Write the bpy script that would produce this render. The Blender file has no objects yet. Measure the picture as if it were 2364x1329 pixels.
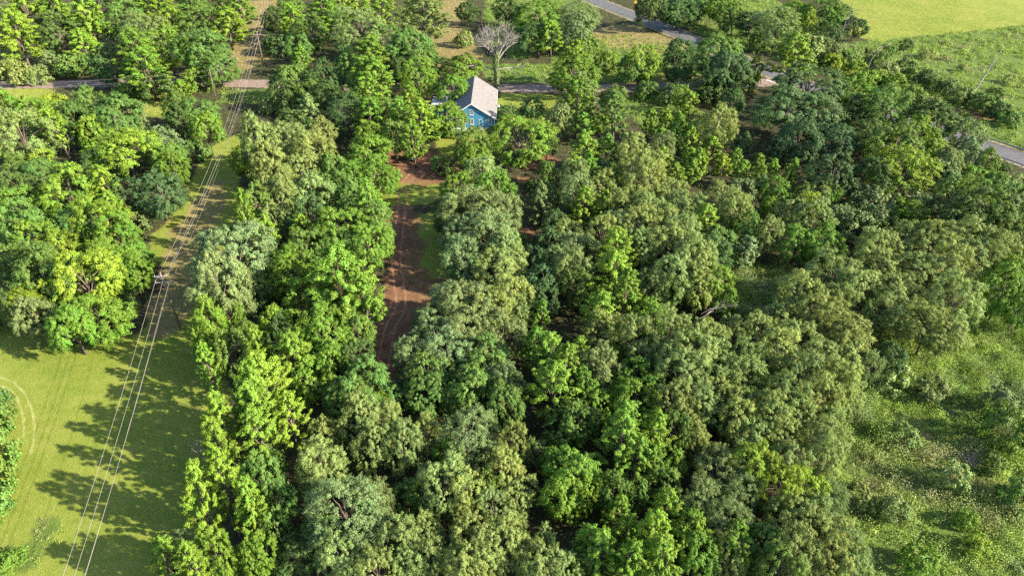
import bpy, math, random
import numpy as np
from mathutils import Vector

# ------------------------------------------------------------------ camera, sky, sun, exposure
scene = bpy.context.scene
cam_d = bpy.data.cameras.new('camera'); cam = bpy.data.objects.new('camera', cam_d)
scene.collection.objects.link(cam); scene.camera = cam
cam.location = (0, 0, 75); cam.rotation_euler = (math.radians(90 - 35.8), 0, 0)
cam_d.sensor_width = 36; cam_d.lens = 24.0; cam_d.clip_start = 0.5; cam_d.clip_end = 6000

SUN_EL = math.radians(27.5); SUN_DIR = Vector((1.0, -0.32, 0)).normalized()      # towards the sun, in plan
w = bpy.data.worlds.new('World'); scene.world = w; w.use_nodes = True
nt = w.node_tree; bg = nt.nodes['Background']
sky = nt.nodes.new('ShaderNodeTexSky'); sky.sky_type = 'NISHITA'; sky.sun_disc = False
sky.sun_elevation = SUN_EL; sky.sun_rotation = math.atan2(SUN_DIR.x, SUN_DIR.y)
sky.air_density = 1.0; sky.dust_density = 1.0
nt.links.new(sky.outputs[0], bg.inputs[0]); bg.inputs[1].default_value = 0.10
sd = bpy.data.lights.new('sun', 'SUN'); sun = bpy.data.objects.new('sun', sd); scene.collection.objects.link(sun)
sd.energy = 5.0; sd.angle = math.radians(0.55); sd.color = (1.0, 0.893, 0.68)
tosun = Vector((SUN_DIR.x * math.cos(SUN_EL), SUN_DIR.y * math.cos(SUN_EL), math.sin(SUN_EL)))
sun.rotation_euler = tosun.to_track_quat('Z', 'Y').to_euler()
vs = scene.view_settings; vs.view_transform = 'Standard'; vs.look = 'None'; vs.gamma = 1; vs.exposure = 2.0
vs.use_curve_mapping = False
cy = scene.cycles
cy.max_bounces = 6; cy.diffuse_bounces = 3; cy.glossy_bounces = 2; cy.transmission_bounces = 4; cy.transparent_max_bounces = 8
cy.use_denoising = False

# ------------------------------------------------------------------ data (metres, ground plane z = 0)
TREES = [
(-195.7,278.1,15.3,6.48,'p','G','grey-green fluffy tree, in woods above the gravel road'),
(-173.2,255.5,21.2,8.78,'g','L','second-from-left lime clumpy upright tree, in woods above the gravel road'),
(-165.3,259.4,20.1,7.28,'g','V','leftmost vivid green clumpy upright tree, in woods above the gravel road'),
(-160.7,227.5,20.4,6.88,'g','L','leftmost lime clumpy upright tree, in woods above the gravel road'),
(-153.7,238.6,16.6,8.34,'o','D','leftmost dark green broad round tree, in woods above the gravel road'),
(-146.1,245.1,21.2,7.70,'g','L','fourth-from-left lime clumpy upright tree, in woods above the gravel road'),
(-142.7,232.1,13.1,5.21,'g','L','third-from-left lime clumpy upright tree, in woods above the gravel road'),
(-164.0,285.9,13.2,6.21,'o','D','middle dark green broad round tree, in woods above the gravel road'),
(-137.5,253.5,16.9,7.57,'o','M','mid-green broad round tree, in woods above the gravel road'),
(-125.3,239.5,16.7,7.60,'p','O','olive fluffy tree, in woods above the gravel road'),
(-146.6,272.8,18.7,5.92,'g','L','fifth-from-left lime clumpy upright tree, in woods above the gravel road'),
(-139.6,276.3,15.5,6.87,'g','L','sixth-from-left lime clumpy upright tree, in woods above the gravel road'),
(-131.6,268.1,16.3,5.86,'g','L','seventh-from-left lime clumpy upright tree, in woods above the gravel road'),
(-122.7,256.8,14.8,5.66,'g','L','rightmost lime clumpy upright tree, in woods above the gravel road'),
(-123.4,274.5,18.0,6.81,'g','V','rightmost vivid green clumpy upright tree, in woods above the gravel road'),
(-110.2,253.6,15.5,7.99,'o','M','leftmost mid-green broad round tree, at the top by the far poles'),
(-101.2,251.3,15.2,7.14,'g','L','second-from-left lime clumpy upright tree, at the top by the far poles'),
(-104.1,274.8,15.6,6.41,'g','L','third-from-left lime clumpy upright tree, at the top by the far poles'),
(-113.6,281.6,15.6,6.11,'g','L','leftmost lime clumpy upright tree, at the top by the far poles'),
(-114.1,208.6,19.6,6.42,'g','V','second-from-left vivid green clumpy upright tree, in woods above the gravel road'),
(-111.1,223.3,16.0,7.54,'o','V','vivid green broad round tree, in woods above the gravel road'),
(-107.7,201.0,15.8,6.92,'g','V','third-from-left vivid green clumpy upright tree, in woods above the gravel road'),
(-97.9,219.6,16.0,7.44,'o','M','leftmost mid-green broad round tree, behind and left of the house'),
(-91.8,212.5,10.7,5.21,'o','M','second-from-left mid-green broad round tree, behind and left of the house'),
(-124.0,211.2,13.4,5.85,'o','D','rightmost dark green broad round tree, in woods above the gravel road'),
(-149.9,222.6,8.3,3.26,'s','G','grey-green slim young tree, in woods above the gravel road'),
(-145.1,225.1,6.2,4.41,'b','M','leftmost mid-green leafy shrub, in woods above the gravel road'),
(-140.0,226.1,5.2,3.69,'b','M','middle mid-green leafy shrub, in woods above the gravel road'),
(-159.0,216.8,6.0,4.28,'b','O','leftmost olive leafy shrub, in woods above the gravel road'),
(-151.8,216.3,4.5,3.21,'b','O','rightmost olive leafy shrub, in woods above the gravel road'),
(-168.6,225.3,4.1,2.95,'b','L','lime leafy shrub, in woods above the gravel road'),
(-97.5,208.5,5.8,4.15,'b','V','vivid green leafy shrub, behind and left of the house'),
(-116.2,203.4,4.7,3.39,'b','M','rightmost mid-green leafy shrub, in woods above the gravel road'),
(-107.3,201.8,6.6,4.71,'b','D','dark green leafy shrub, in woods above the gravel road'),
(-96.9,196.5,7.9,3.28,'s','Y','yellow-green slim young tree, left, just below the gravel road'),
(-90.7,178.8,11.4,3.63,'o','M','rightmost mid-green broad round tree, left, just below the gravel road'),
(-84.1,178.2,10.3,4.53,'o','M','leftmost mid-green broad round tree, left of the house, nearer the camera'),
(-87.2,169.1,10.8,4.94,'c','D','dark green conical tree, left, just below the gravel road'),
(-77.7,163.0,12.7,4.21,'o','V','leftmost vivid green broad round tree, left of the house, nearer the camera'),
(-134.3,175.7,12.7,4.47,'o','V','vivid green broad round tree, left, just below the gravel road'),
(-127.1,175.4,10.7,4.65,'o','L','lime broad round tree, left, just below the gravel road'),
(-136.9,195.7,3.3,2.37,'b','Y','leftmost yellow-green leafy shrub, left, just below the gravel road'),
(-132.9,195.2,3.1,2.24,'b','Y','rightmost yellow-green leafy shrub, left, just below the gravel road'),
(-111.9,174.1,13.8,5.01,'o','M','third-from-left mid-green broad round tree, left, just below the gravel road'),
(-116.4,171.6,11.7,4.68,'o','M','leftmost mid-green broad round tree, left, just below the gravel road'),
(-102.9,167.7,14.5,6.58,'o','M','fourth-from-left mid-green broad round tree, left, just below the gravel road'),
(-100.5,172.9,9.1,3.55,'o','G','grey-green broad round tree, left, just below the gravel road'),
(-117.2,154.0,16.8,6.40,'p','O','olive fluffy tree, left, just below the gravel road'),
(-112.7,160.5,14.2,3.87,'g','Y','yellow-green clumpy upright tree, left, just below the gravel road'),
(-111.1,166.6,13.2,4.57,'o','M','second-from-left mid-green broad round tree, left, just below the gravel road'),
(-105.3,161.9,11.1,3.36,'o','Y','yellow-green broad round tree, left, just below the gravel road'),
(-90.4,148.5,14.0,7.83,'o','L','lime broad round tree, left, level with the pole line clearing'),
(-84.8,156.8,10.3,4.11,'o','G','grey-green broad round tree, left, level with the pole line clearing'),
(-120.6,153.9,8.6,3.25,'o','D','leftmost dark green broad round tree, left, level with the pole line clearing'),
(-113.1,149.9,8.1,2.93,'o','Y','yellow-green broad round tree, left, level with the pole line clearing'),
(-114.2,143.0,9.8,4.61,'o','M','leftmost mid-green broad round tree, left, level with the pole line clearing'),
(-107.3,140.1,10.6,4.53,'o','M','middle mid-green broad round tree, left, level with the pole line clearing'),
(-94.6,143.2,10.1,3.33,'o','D','third-from-left dark green broad round tree, left, level with the pole line clearing'),
(-82.0,150.7,9.2,4.26,'o','M','rightmost mid-green broad round tree, left, level with the pole line clearing'),
(-77.4,142.9,10.3,3.32,'o','V','rightmost vivid green broad round tree, left, level with the pole line clearing'),
(-80.7,160.2,4.3,3.10,'b','M','mid-green leafy shrub, left, level with the pole line clearing'),
(-105.7,132.7,10.8,4.59,'o','D','second-from-left dark green broad round tree, left, level with the pole line clearing'),
(-112.1,135.2,9.3,2.95,'p','O','olive fluffy tree, left, level with the pole line clearing'),
(-93.4,127.7,13.7,5.37,'o','V','leftmost vivid green broad round tree, left, level with the pole line clearing'),
(-86.4,129.7,12.7,3.55,'g','L','lime clumpy upright tree, left, level with the pole line clearing'),
(-75.2,129.4,11.2,4.98,'o','B','blue-green broad round tree, left, level with the pole line clearing'),
(-81.9,129.3,10.0,3.56,'o','D','rightmost dark green broad round tree, left, level with the pole line clearing'),
(-101.3,122.6,11.6,4.10,'o','V','leftmost vivid green broad round tree, left woods midway to the field'),
(-97.6,125.0,8.5,3.49,'o','V','third-from-left vivid green broad round tree, left woods midway to the field'),
(-95.1,114.5,12.9,4.33,'o','M','leftmost mid-green broad round tree, left woods midway to the field'),
(-90.6,125.3,9.0,3.96,'o','V','fourth-from-left vivid green broad round tree, left woods midway to the field'),
(-80.6,115.8,13.2,5.23,'o','L','lime broad round tree, left woods midway to the field'),
(-86.1,115.0,11.8,3.92,'o','M','middle mid-green broad round tree, left woods midway to the field'),
(-83.6,125.8,9.1,2.57,'g','L','lime clumpy upright tree, left woods midway to the field'),
(-79.0,125.4,3.3,2.36,'b','G','grey-green leafy shrub, left woods midway to the field'),
(-75.1,111.8,11.8,4.06,'o','V','fifth-from-left vivid green broad round tree, left woods midway to the field'),
(-91.7,111.4,10.3,4.06,'o','V','second-from-left vivid green broad round tree, left woods midway to the field'),
(-84.2,107.7,10.6,3.76,'o','Y','yellow-green broad round tree, left woods midway to the field'),
(-84.3,115.1,8.1,3.30,'o','M','rightmost mid-green broad round tree, left woods midway to the field'),
(-71.3,107.6,8.3,3.36,'o','V','rightmost vivid green broad round tree, left woods midway to the field'),
(-92.3,104.9,9.4,3.91,'o','M','leftmost mid-green broad round tree, left woods beside the mown field'),
(-83.9,101.8,12.3,4.00,'o','M','rightmost mid-green broad round tree, left woods beside the mown field'),
(-75.4,103.8,9.9,4.28,'o','V','second-from-left vivid green broad round tree, left woods beside the mown field'),
(-77.6,100.5,10.3,3.19,'o','Y','third-from-left yellow-green broad round tree, left woods beside the mown field'),
(-80.5,95.5,14.1,5.34,'o','M','middle mid-green broad round tree, left woods beside the mown field'),
(-73.0,95.1,13.6,4.95,'o','Y','rightmost yellow-green broad round tree, left woods beside the mown field'),
(-71.6,100.4,9.9,3.79,'o','V','fourth-from-left vivid green broad round tree, left woods beside the mown field'),
(-68.8,102.0,8.6,2.83,'o','V','rightmost vivid green broad round tree, left woods beside the mown field'),
(-81.6,92.6,9.9,3.40,'o','Y','leftmost yellow-green broad round tree, left woods beside the mown field'),
(-78.9,93.4,9.2,2.48,'o','Y','second-from-left yellow-green broad round tree, left woods beside the mown field'),
(-67.8,88.5,10.2,4.77,'o','V','third-from-left vivid green broad round tree, left woods beside the mown field'),
(-70.5,85.3,10.9,3.58,'o','V','leftmost vivid green broad round tree, left woods beside the mown field'),
(-78.0,87.7,10.3,3.10,'o','G','grey-green broad round tree, left woods beside the mown field'),
(-69.1,96.7,3.1,2.18,'b','D','dark green leafy shrub, left woods beside the mown field'),
(-87.8,92.1,3.0,2.12,'b','V','vivid green leafy shrub, left woods beside the mown field'),
(-83.3,90.6,9.0,2.24,'o','D','rightmost dark green broad round tree, left woods beside the mown field'),
(-89.7,97.7,7.5,2.76,'o','D','leftmost dark green broad round tree, left woods beside the mown field'),
(-58.3,148.8,17.0,4.94,'o','O','leftmost olive broad round tree, left of the house, nearer the camera'),
(-61.4,146.0,11.4,3.89,'o','L','lime broad round tree, far end of woods beside the driveway'),
(-52.8,153.2,12.6,6.16,'o','O','fourth-from-left olive broad round tree, far end of woods beside the driveway'),
(-53.7,140.3,14.3,4.25,'o','O','leftmost olive broad round tree, far end of woods beside the driveway'),
(-45.6,146.0,14.5,4.89,'p','O','olive fluffy tree, far end of woods beside the driveway'),
(-47.7,140.0,11.1,4.78,'o','O','fifth-from-left olive broad round tree, far end of woods beside the driveway'),
(-40.5,142.2,11.1,3.31,'o','M','leftmost mid-green broad round tree, far end of woods beside the driveway'),
(-48.7,131.7,13.7,4.06,'o','O','third-from-left olive broad round tree, far end of woods beside the driveway'),
(-43.2,129.8,11.7,5.46,'o','O','rightmost olive broad round tree, far end of woods beside the driveway'),
(-34.6,150.1,11.5,5.29,'o','V','middle vivid green broad round tree, far end of woods beside the driveway'),
(-35.3,140.0,10.2,4.53,'o','V','leftmost vivid green broad round tree, far end of woods beside the driveway'),
(-31.3,139.7,9.8,4.53,'o','V','rightmost vivid green broad round tree, far end of woods beside the driveway'),
(-29.0,147.1,3.3,2.39,'b','V','vivid green leafy shrub, far end of woods beside the driveway'),
(-36.5,131.3,10.3,4.80,'o','M','middle mid-green broad round tree, far end of woods beside the driveway'),
(-48.0,125.1,14.0,3.91,'o','O','second-from-left olive broad round tree, far end of woods beside the driveway'),
(-27.9,121.1,14.5,3.37,'g','L','lime clumpy upright tree, far end of woods beside the driveway'),
(-32.4,127.8,9.8,4.24,'o','M','rightmost mid-green broad round tree, far end of woods beside the driveway'),
(-47.5,119.2,10.1,3.14,'o','O','olive broad round tree, middle of woods beside the driveway'),
(-40.5,118.6,12.1,3.78,'o','D','dark green broad round tree, middle of woods beside the driveway'),
(-52.4,121.7,12.8,3.62,'o','M','leftmost mid-green broad round tree, middle of woods beside the driveway'),
(-46.0,109.4,12.5,2.31,'g','L','middle lime clumpy upright tree, middle of woods beside the driveway'),
(-40.7,113.4,10.4,2.81,'g','L','rightmost lime clumpy upright tree, middle of woods beside the driveway'),
(-33.8,114.0,12.0,4.76,'o','V','leftmost vivid green broad round tree, middle of woods beside the driveway'),
(-28.4,116.7,11.4,3.74,'o','M','rightmost mid-green broad round tree, middle of woods beside the driveway'),
(-27.1,108.8,10.8,4.20,'o','V','rightmost vivid green broad round tree, middle of woods beside the driveway'),
(-32.1,109.4,10.4,4.01,'o','M','third-from-left mid-green broad round tree, middle of woods beside the driveway'),
(-50.1,101.9,15.0,5.96,'o','G','leftmost grey-green broad round tree, middle of woods beside the driveway'),
(-51.0,112.4,15.9,2.33,'g','L','leftmost lime clumpy upright tree, middle of woods beside the driveway'),
(-48.2,105.4,9.6,2.89,'o','G','rightmost grey-green broad round tree, middle of woods beside the driveway'),
(-39.3,101.0,10.7,4.00,'o','V','fifth-from-left vivid green broad round tree, left of the red driveway bend'),
(-38.6,106.8,11.1,3.52,'o','M','second-from-left mid-green broad round tree, middle of woods beside the driveway'),
(-40.1,100.0,9.4,3.98,'o','V','fourth-from-left vivid green broad round tree, left of the red driveway bend'),
(-33.5,96.7,12.4,2.90,'g','L','leftmost lime clumpy upright tree, left of the red driveway bend'),
(-27.6,92.4,18.0,5.35,'g','L','middle lime clumpy upright tree, left of the red driveway bend'),
(-24.1,90.3,13.2,3.50,'g','L','rightmost lime clumpy upright tree, left of the red driveway bend'),
(-34.3,92.7,10.5,3.21,'o','V','seventh-from-left vivid green broad round tree, left of the red driveway bend'),
(-44.4,94.9,9.9,2.88,'o','D','dark green broad round tree, left of the red driveway bend'),
(-28.7,89.5,10.5,4.06,'o','V','rightmost vivid green broad round tree, left of the red driveway bend'),
(-25.3,85.7,8.3,3.07,'o','M',"third-from-left mid-green broad round tree, left of the driveway's near end"),
(-29.3,82.5,12.2,4.19,'o','V',"third-from-left vivid green broad round tree, left of the driveway's near end"),
(-39.1,87.1,9.6,2.37,'o','V','third-from-left vivid green broad round tree, left of the red driveway bend'),
(-35.7,88.1,8.1,2.39,'o','V','sixth-from-left vivid green broad round tree, left of the red driveway bend'),
(-41.0,82.9,10.8,1.93,'o','M',"second-from-left mid-green broad round tree, left of the driveway's near end"),
(-36.3,82.7,10.8,2.11,'o','D',"leftmost dark green broad round tree, left of the driveway's near end"),
(-27.7,76.4,11.0,3.17,'o','V',"rightmost vivid green broad round tree, left of the driveway's near end"),
(-24.3,78.1,9.0,2.90,'o','D',"rightmost dark green broad round tree, left of the driveway's near end"),
(-33.1,76.3,12.9,3.65,'g','L',"rightmost lime clumpy upright tree, left of the driveway's near end"),
(-37.3,76.0,13.4,2.15,'g','L',"second-from-left lime clumpy upright tree, left of the driveway's near end"),
(-29.5,73.9,8.9,2.80,'o','V',"second-from-left vivid green broad round tree, left of the driveway's near end"),
(-21.4,71.7,10.6,4.51,'o','M',"rightmost mid-green broad round tree, left of the driveway's near end"),
(-23.1,68.9,9.8,3.63,'o','M','mid-green broad round tree, lower left woods, second row up'),
(-34.3,68.5,15.6,4.32,'g','L',"third-from-left lime clumpy upright tree, left of the driveway's near end"),
(-18.9,70.3,6.8,1.77,'o','V','vivid green broad round tree, lower left woods, second row up'),
(-33.9,63.6,17.3,3.08,'g','L','third-from-left lime clumpy upright tree, lower left woods, second row up'),
(-48.5,90.7,18.7,4.73,'o','G','grey-green broad round tree, left of the red driveway bend'),
(-48.3,83.6,13.1,2.63,'o','V','leftmost vivid green broad round tree, left of the red driveway bend'),
(-46.0,79.6,12.4,2.56,'o','V',"leftmost vivid green broad round tree, left of the driveway's near end"),
(-45.6,87.7,10.8,2.18,'o','V','second-from-left vivid green broad round tree, left of the red driveway bend'),
(-44.8,74.6,11.4,1.81,'g','L',"leftmost lime clumpy upright tree, left of the driveway's near end"),
(-42.7,77.3,11.4,2.52,'o','M',"leftmost mid-green broad round tree, left of the driveway's near end"),
(-33.4,62.0,15.8,2.91,'g','L','fourth-from-left lime clumpy upright tree, lower left woods, second row up'),
(-29.6,63.4,12.5,2.68,'g','L','rightmost lime clumpy upright tree, lower left woods, second row up'),
(-31.5,59.9,13.7,2.87,'g','L','fifth-from-left lime clumpy upright tree, lower left woods, second row up'),
(-37.9,61.1,15.8,2.16,'g','L','leftmost lime clumpy upright tree, lower left woods, second row up'),
(-35.7,57.1,15.5,2.09,'g','L','second-from-left lime clumpy upright tree, lower left woods, second row up'),
(-36.3,49.5,15.5,2.19,'g','L','leftmost lime clumpy upright tree, lower left woods by the field shadow'),
(-34.0,51.1,16.3,2.48,'g','L','second-from-left lime clumpy upright tree, lower left woods by the field shadow'),
(-30.9,48.9,12.8,1.94,'g','L','third-from-left lime clumpy upright tree, lower left woods by the field shadow'),
(-38.4,45.9,8.0,2.31,'w','G',"grey-green wispy fine-leaved tree, at the mown field's lower right corner"),
(-43.5,49.1,1.1,0.76,'b','L',"lime leafy shrub, at the mown field's lower right corner"),
(-38.5,43.3,10.2,1.98,'g','L',"lime clumpy upright tree, at the mown field's lower right corner"),
(-34.0,41.7,12.7,1.92,'g','L','lime clumpy upright tree, along the bottom edge, left half'),
(-32.2,43.7,11.2,2.10,'o','V','leftmost vivid green broad round tree, along the bottom edge, left half'),
(-29.1,44.2,8.9,1.50,'o','V','middle vivid green broad round tree, along the bottom edge, left half'),
(-30.3,54.2,11.2,2.48,'o','M','leftmost mid-green broad round tree, lower left woods by the field shadow'),
(-31.4,58.1,8.5,1.87,'o','M','middle mid-green broad round tree, lower left woods by the field shadow'),
(-29.9,48.8,13.5,1.94,'g','L','rightmost lime clumpy upright tree, lower left woods by the field shadow'),
(-28.2,52.1,9.3,1.76,'o','M','rightmost mid-green broad round tree, lower left woods by the field shadow'),
(-28.5,45.3,9.1,1.77,'o','V','rightmost vivid green broad round tree, along the bottom edge, left half'),
(-25.3,46.0,7.0,2.45,'o','D','dark green broad round tree, along the bottom edge, left half'),
(-27.6,48.6,8.5,1.58,'o','M','leftmost mid-green broad round tree, along the bottom edge, left half'),
(-35.5,57.0,9.3,1.71,'o','D','dark green broad round tree, lower left woods by the field shadow'),
(-20.3,64.4,11.4,3.47,'p','O','second-from-left olive fluffy tree, lower left woods, second row up'),
(-25.1,63.1,8.3,2.11,'p','O','leftmost olive fluffy tree, lower left woods, second row up'),
(-18.5,60.4,10.6,2.77,'p','O','third-from-left olive fluffy tree, lower left woods, second row up'),
(-16.7,64.9,9.8,2.59,'p','O','rightmost olive fluffy tree, lower left woods, second row up'),
(-14.5,60.4,10.6,2.77,'p','O','leftmost olive fluffy tree, centre of the lower woods'),
(-11.7,62.9,8.8,2.55,'p','O','second-from-left olive fluffy tree, centre of the lower woods'),
(-24.2,57.1,10.7,3.11,'p','O','rightmost olive fluffy tree, lower left woods by the field shadow'),
(-25.8,56.0,8.4,1.84,'p','O','leftmost olive fluffy tree, lower left woods by the field shadow'),
(-5.8,61.5,11.3,3.38,'w','G','grey-green wispy fine-leaved tree, centre of the lower woods'),
(-8.6,59.1,7.8,2.33,'o','V','vivid green broad round tree, centre of the lower woods'),
(-8.3,53.6,11.2,3.01,'p','O','third-from-left olive fluffy tree, centre of the lower woods'),
(-5.8,52.8,10.4,2.58,'p','O','fourth-from-left olive fluffy tree, centre of the lower woods'),
(-3.3,55.6,7.7,1.84,'o','M','middle mid-green broad round tree, centre of the lower woods'),
(-19.0,48.8,13.2,4.26,'w','G','leftmost grey-green wispy fine-leaved tree, lower left woods by the field shadow'),
(-17.2,51.7,9.9,2.42,'w','G','rightmost grey-green wispy fine-leaved tree, lower left woods by the field shadow'),
(-21.9,47.8,8.7,2.61,'o','M','rightmost mid-green broad round tree, along the bottom edge, left half'),
(-16.5,47.4,9.4,2.85,'w','G','grey-green wispy fine-leaved tree, along the bottom edge, left half'),
(-13.1,54.1,6.6,1.96,'o','M','leftmost mid-green broad round tree, centre of the lower woods'),
(-12.4,46.7,10.3,2.56,'p','O','leftmost olive fluffy tree, along the bottom edge, centre'),
(-9.3,48.3,9.3,1.96,'p','O','third-from-left olive fluffy tree, along the bottom edge, centre'),
(-4.3,47.0,10.1,3.08,'p','O','sixth-from-left olive fluffy tree, along the bottom edge, centre'),
(-3.2,45.0,9.8,2.52,'p','O','seventh-from-left olive fluffy tree, along the bottom edge, centre'),
(-19.0,45.0,9.6,2.40,'p','O','leftmost olive fluffy tree, along the bottom edge, left half'),
(-15.1,43.4,9.8,2.48,'p','O','rightmost olive fluffy tree, along the bottom edge, left half'),
(-11.6,44.8,8.0,2.41,'p','O','second-from-left olive fluffy tree, along the bottom edge, centre'),
(-9.0,45.4,8.7,1.91,'p','O','fourth-from-left olive fluffy tree, along the bottom edge, centre'),
(-5.3,42.8,9.8,2.71,'p','O','fifth-from-left olive fluffy tree, along the bottom edge, centre'),
(-10.2,154.0,10.9,3.78,'o','M','rightmost mid-green broad round tree, beside the blue house'),
(-8.2,148.8,9.6,3.43,'o','V','middle vivid green broad round tree, grove right of the driveway, far end'),
(-6.9,137.3,12.3,4.20,'p','O','olive fluffy tree, grove right of the driveway, far end'),
(-11.4,131.1,11.4,3.83,'o','V','leftmost vivid green broad round tree, grove right of the driveway, far end'),
(-4.2,130.0,11.5,4.28,'o','V','rightmost vivid green broad round tree, grove right of the driveway, far end'),
(-13.1,120.8,10.2,3.17,'o','D','dark green broad round tree, grove right of the driveway, far end'),
(-7.3,119.0,13.2,7.33,'p','G','second-from-left grey-green fluffy tree, grove right of the driveway, far end'),
(-10.2,112.6,10.6,4.30,'p','G','leftmost grey-green fluffy tree, grove right of the driveway, far end'),
(-3.8,111.2,12.5,4.88,'p','G','third-from-left grey-green fluffy tree, grove right of the driveway, far end'),
(-8.7,103.8,11.6,3.65,'p','G','rightmost grey-green fluffy tree, grove right of the driveway, middle'),
(-3.0,100.9,11.0,4.39,'p','O','leftmost olive fluffy tree, grove right of the driveway, middle'),
(-2.6,117.9,12.9,4.42,'p','G','rightmost grey-green fluffy tree, grove right of the driveway, far end'),
(-1.8,108.1,11.4,3.55,'p','O','second-from-left olive fluffy tree, grove right of the driveway, middle'),
(-11.0,93.5,8.8,3.24,'p','G','leftmost grey-green fluffy tree, grove right of the driveway, middle'),
(-7.6,89.8,12.0,4.42,'p','G','fifth-from-left grey-green fluffy tree, grove right of the red driveway'),
(-14.1,88.0,7.8,2.21,'p','G','second-from-left grey-green fluffy tree, grove right of the red driveway'),
(-11.9,84.2,9.5,3.74,'p','G','third-from-left grey-green fluffy tree, grove right of the red driveway'),
(-6.5,84.1,10.5,4.26,'p','G','sixth-from-left grey-green fluffy tree, grove right of the red driveway'),
(-3.8,88.6,10.7,3.85,'p','O','leftmost olive fluffy tree, grove right of the red driveway'),
(-14.7,78.6,9.1,3.08,'p','G','leftmost grey-green fluffy tree, grove right of the red driveway'),
(-9.8,78.5,10.5,4.08,'p','G','fourth-from-left grey-green fluffy tree, grove right of the red driveway'),
(-4.4,78.2,9.1,4.09,'o','M','mid-green broad round tree, grove right of the red driveway'),
(-12.7,74.9,9.4,3.15,'o','M',"leftmost mid-green broad round tree, just below the driveway's near end"),
(-11.8,70.9,9.2,3.21,'o','M',"second-from-left mid-green broad round tree, just below the driveway's near end"),
(-5.8,70.8,10.8,3.83,'o','M',"third-from-left mid-green broad round tree, just below the driveway's near end"),
(-9.4,72.6,1.6,1.14,'b','Y',"yellow-green leafy shrub, just below the driveway's near end"),
(-3.1,73.8,10.0,3.28,'o','M',"fourth-from-left mid-green broad round tree, just below the driveway's near end"),
(0.0,101.5,9.2,3.02,'p','O','rightmost olive fluffy tree, grove right of the driveway, middle'),
(-0.6,92.8,12.0,3.39,'p','O','third-from-left olive fluffy tree, grove right of the driveway, middle'),
(-3.3,89.3,9.3,3.70,'p','O','middle olive fluffy tree, grove right of the red driveway'),
(1.0,90.3,8.7,2.43,'p','O','rightmost olive fluffy tree, grove right of the red driveway'),
(-1.5,84.2,10.1,3.55,'p','G','rightmost grey-green fluffy tree, grove right of the red driveway'),
(5.2,98.6,9.2,3.16,'o','B','rightmost blue-green broad round tree, grove right of the driveway, middle'),
(5.4,94.1,8.2,3.07,'o','B','blue-green broad round tree, plantation centre, near rows'),
(10.9,101.1,11.8,3.39,'p','O','second-from-left olive fluffy tree, plantation centre, near rows'),
(11.8,97.2,8.8,2.94,'o','M','mid-green broad round tree, plantation centre, near rows'),
(18.0,98.7,11.9,4.31,'g','Y','yellow-green clumpy upright tree, plantation centre, near rows'),
(19.1,92.2,12.2,3.00,'g','L','lime clumpy upright tree, plantation centre, near rows'),
(13.9,88.7,10.7,3.30,'g','Y','yellow-green clumpy upright tree, around the fallen dead limbs'),
(14.4,84.1,10.2,3.02,'p','O','leftmost olive fluffy tree, around the fallen dead limbs'),
(4.5,89.2,8.3,1.67,'g','V','rightmost vivid green clumpy upright tree, grove right of the red driveway'),
(24.5,96.3,10.1,2.91,'p','O','third-from-left olive fluffy tree, plantation centre, near rows'),
(27.9,97.2,13.1,3.87,'p','O','fourth-from-left olive fluffy tree, plantation centre, near rows'),
(32.6,99.5,12.4,3.74,'p','O','fifth-from-left olive fluffy tree, plantation centre, near rows'),
(35.2,96.8,9.7,3.50,'o','V','middle vivid green broad round tree, plantation centre, near rows'),
(31.8,95.3,10.5,2.69,'p','O','rightmost olive fluffy tree, plantation centre, near rows'),
(28.3,97.2,7.4,1.77,'o','V','leftmost vivid green broad round tree, plantation centre, near rows'),
(37.7,94.7,7.4,2.12,'o','V','rightmost vivid green broad round tree, plantation centre, near rows'),
(23.0,89.5,7.9,2.79,'o','V','vivid green broad round tree, around the fallen dead limbs'),
(19.7,82.4,11.1,3.50,'p','O','second-from-left olive fluffy tree, around the fallen dead limbs'),
(24.5,83.5,11.1,3.53,'p','O','third-from-left olive fluffy tree, around the fallen dead limbs'),
(30.2,80.3,12.0,3.26,'p','O','fourth-from-left olive fluffy tree, around the fallen dead limbs'),
(26.5,76.5,13.3,3.98,'p','O','third-from-left olive fluffy tree, below the fallen dead limbs'),
(30.5,77.4,10.7,3.20,'p','O','fifth-from-left olive fluffy tree, below the fallen dead limbs'),
(19.6,78.1,8.8,2.56,'p','G','rightmost grey-green fluffy tree, below the fallen dead limbs'),
(23.4,77.1,10.4,2.52,'p','O','leftmost olive fluffy tree, below the fallen dead limbs'),
(-2.7,79.4,8.7,3.27,'p','G','seventh-from-left grey-green fluffy tree, grove right of the red driveway'),
(3.7,81.2,9.6,2.61,'g','V','leftmost vivid green clumpy upright tree, grove right of the red driveway'),
(5.8,76.4,11.7,2.83,'g','V','leftmost vivid green clumpy upright tree, below the fallen dead limbs'),
(8.2,75.4,11.1,2.48,'g','V','third-from-left vivid green clumpy upright tree, below the fallen dead limbs'),
(10.4,79.6,8.6,2.07,'g','V','rightmost vivid green clumpy upright tree, below the fallen dead limbs'),
(5.8,70.1,12.9,3.31,'g','V','second-from-left vivid green clumpy upright tree, below the fallen dead limbs'),
(12.8,76.1,10.7,2.67,'p','G','leftmost grey-green fluffy tree, below the fallen dead limbs'),
(13.4,74.2,9.5,2.97,'p','G','middle grey-green fluffy tree, below the fallen dead limbs'),
(16.1,80.9,5.8,1.23,'o','V','leftmost vivid green broad round tree, below the fallen dead limbs'),
(17.6,73.2,8.8,3.28,'o','V','rightmost vivid green broad round tree, below the fallen dead limbs'),
(17.8,69.2,9.3,3.48,'o','V','rightmost vivid green broad round tree, lower right woods, upper part'),
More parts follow.
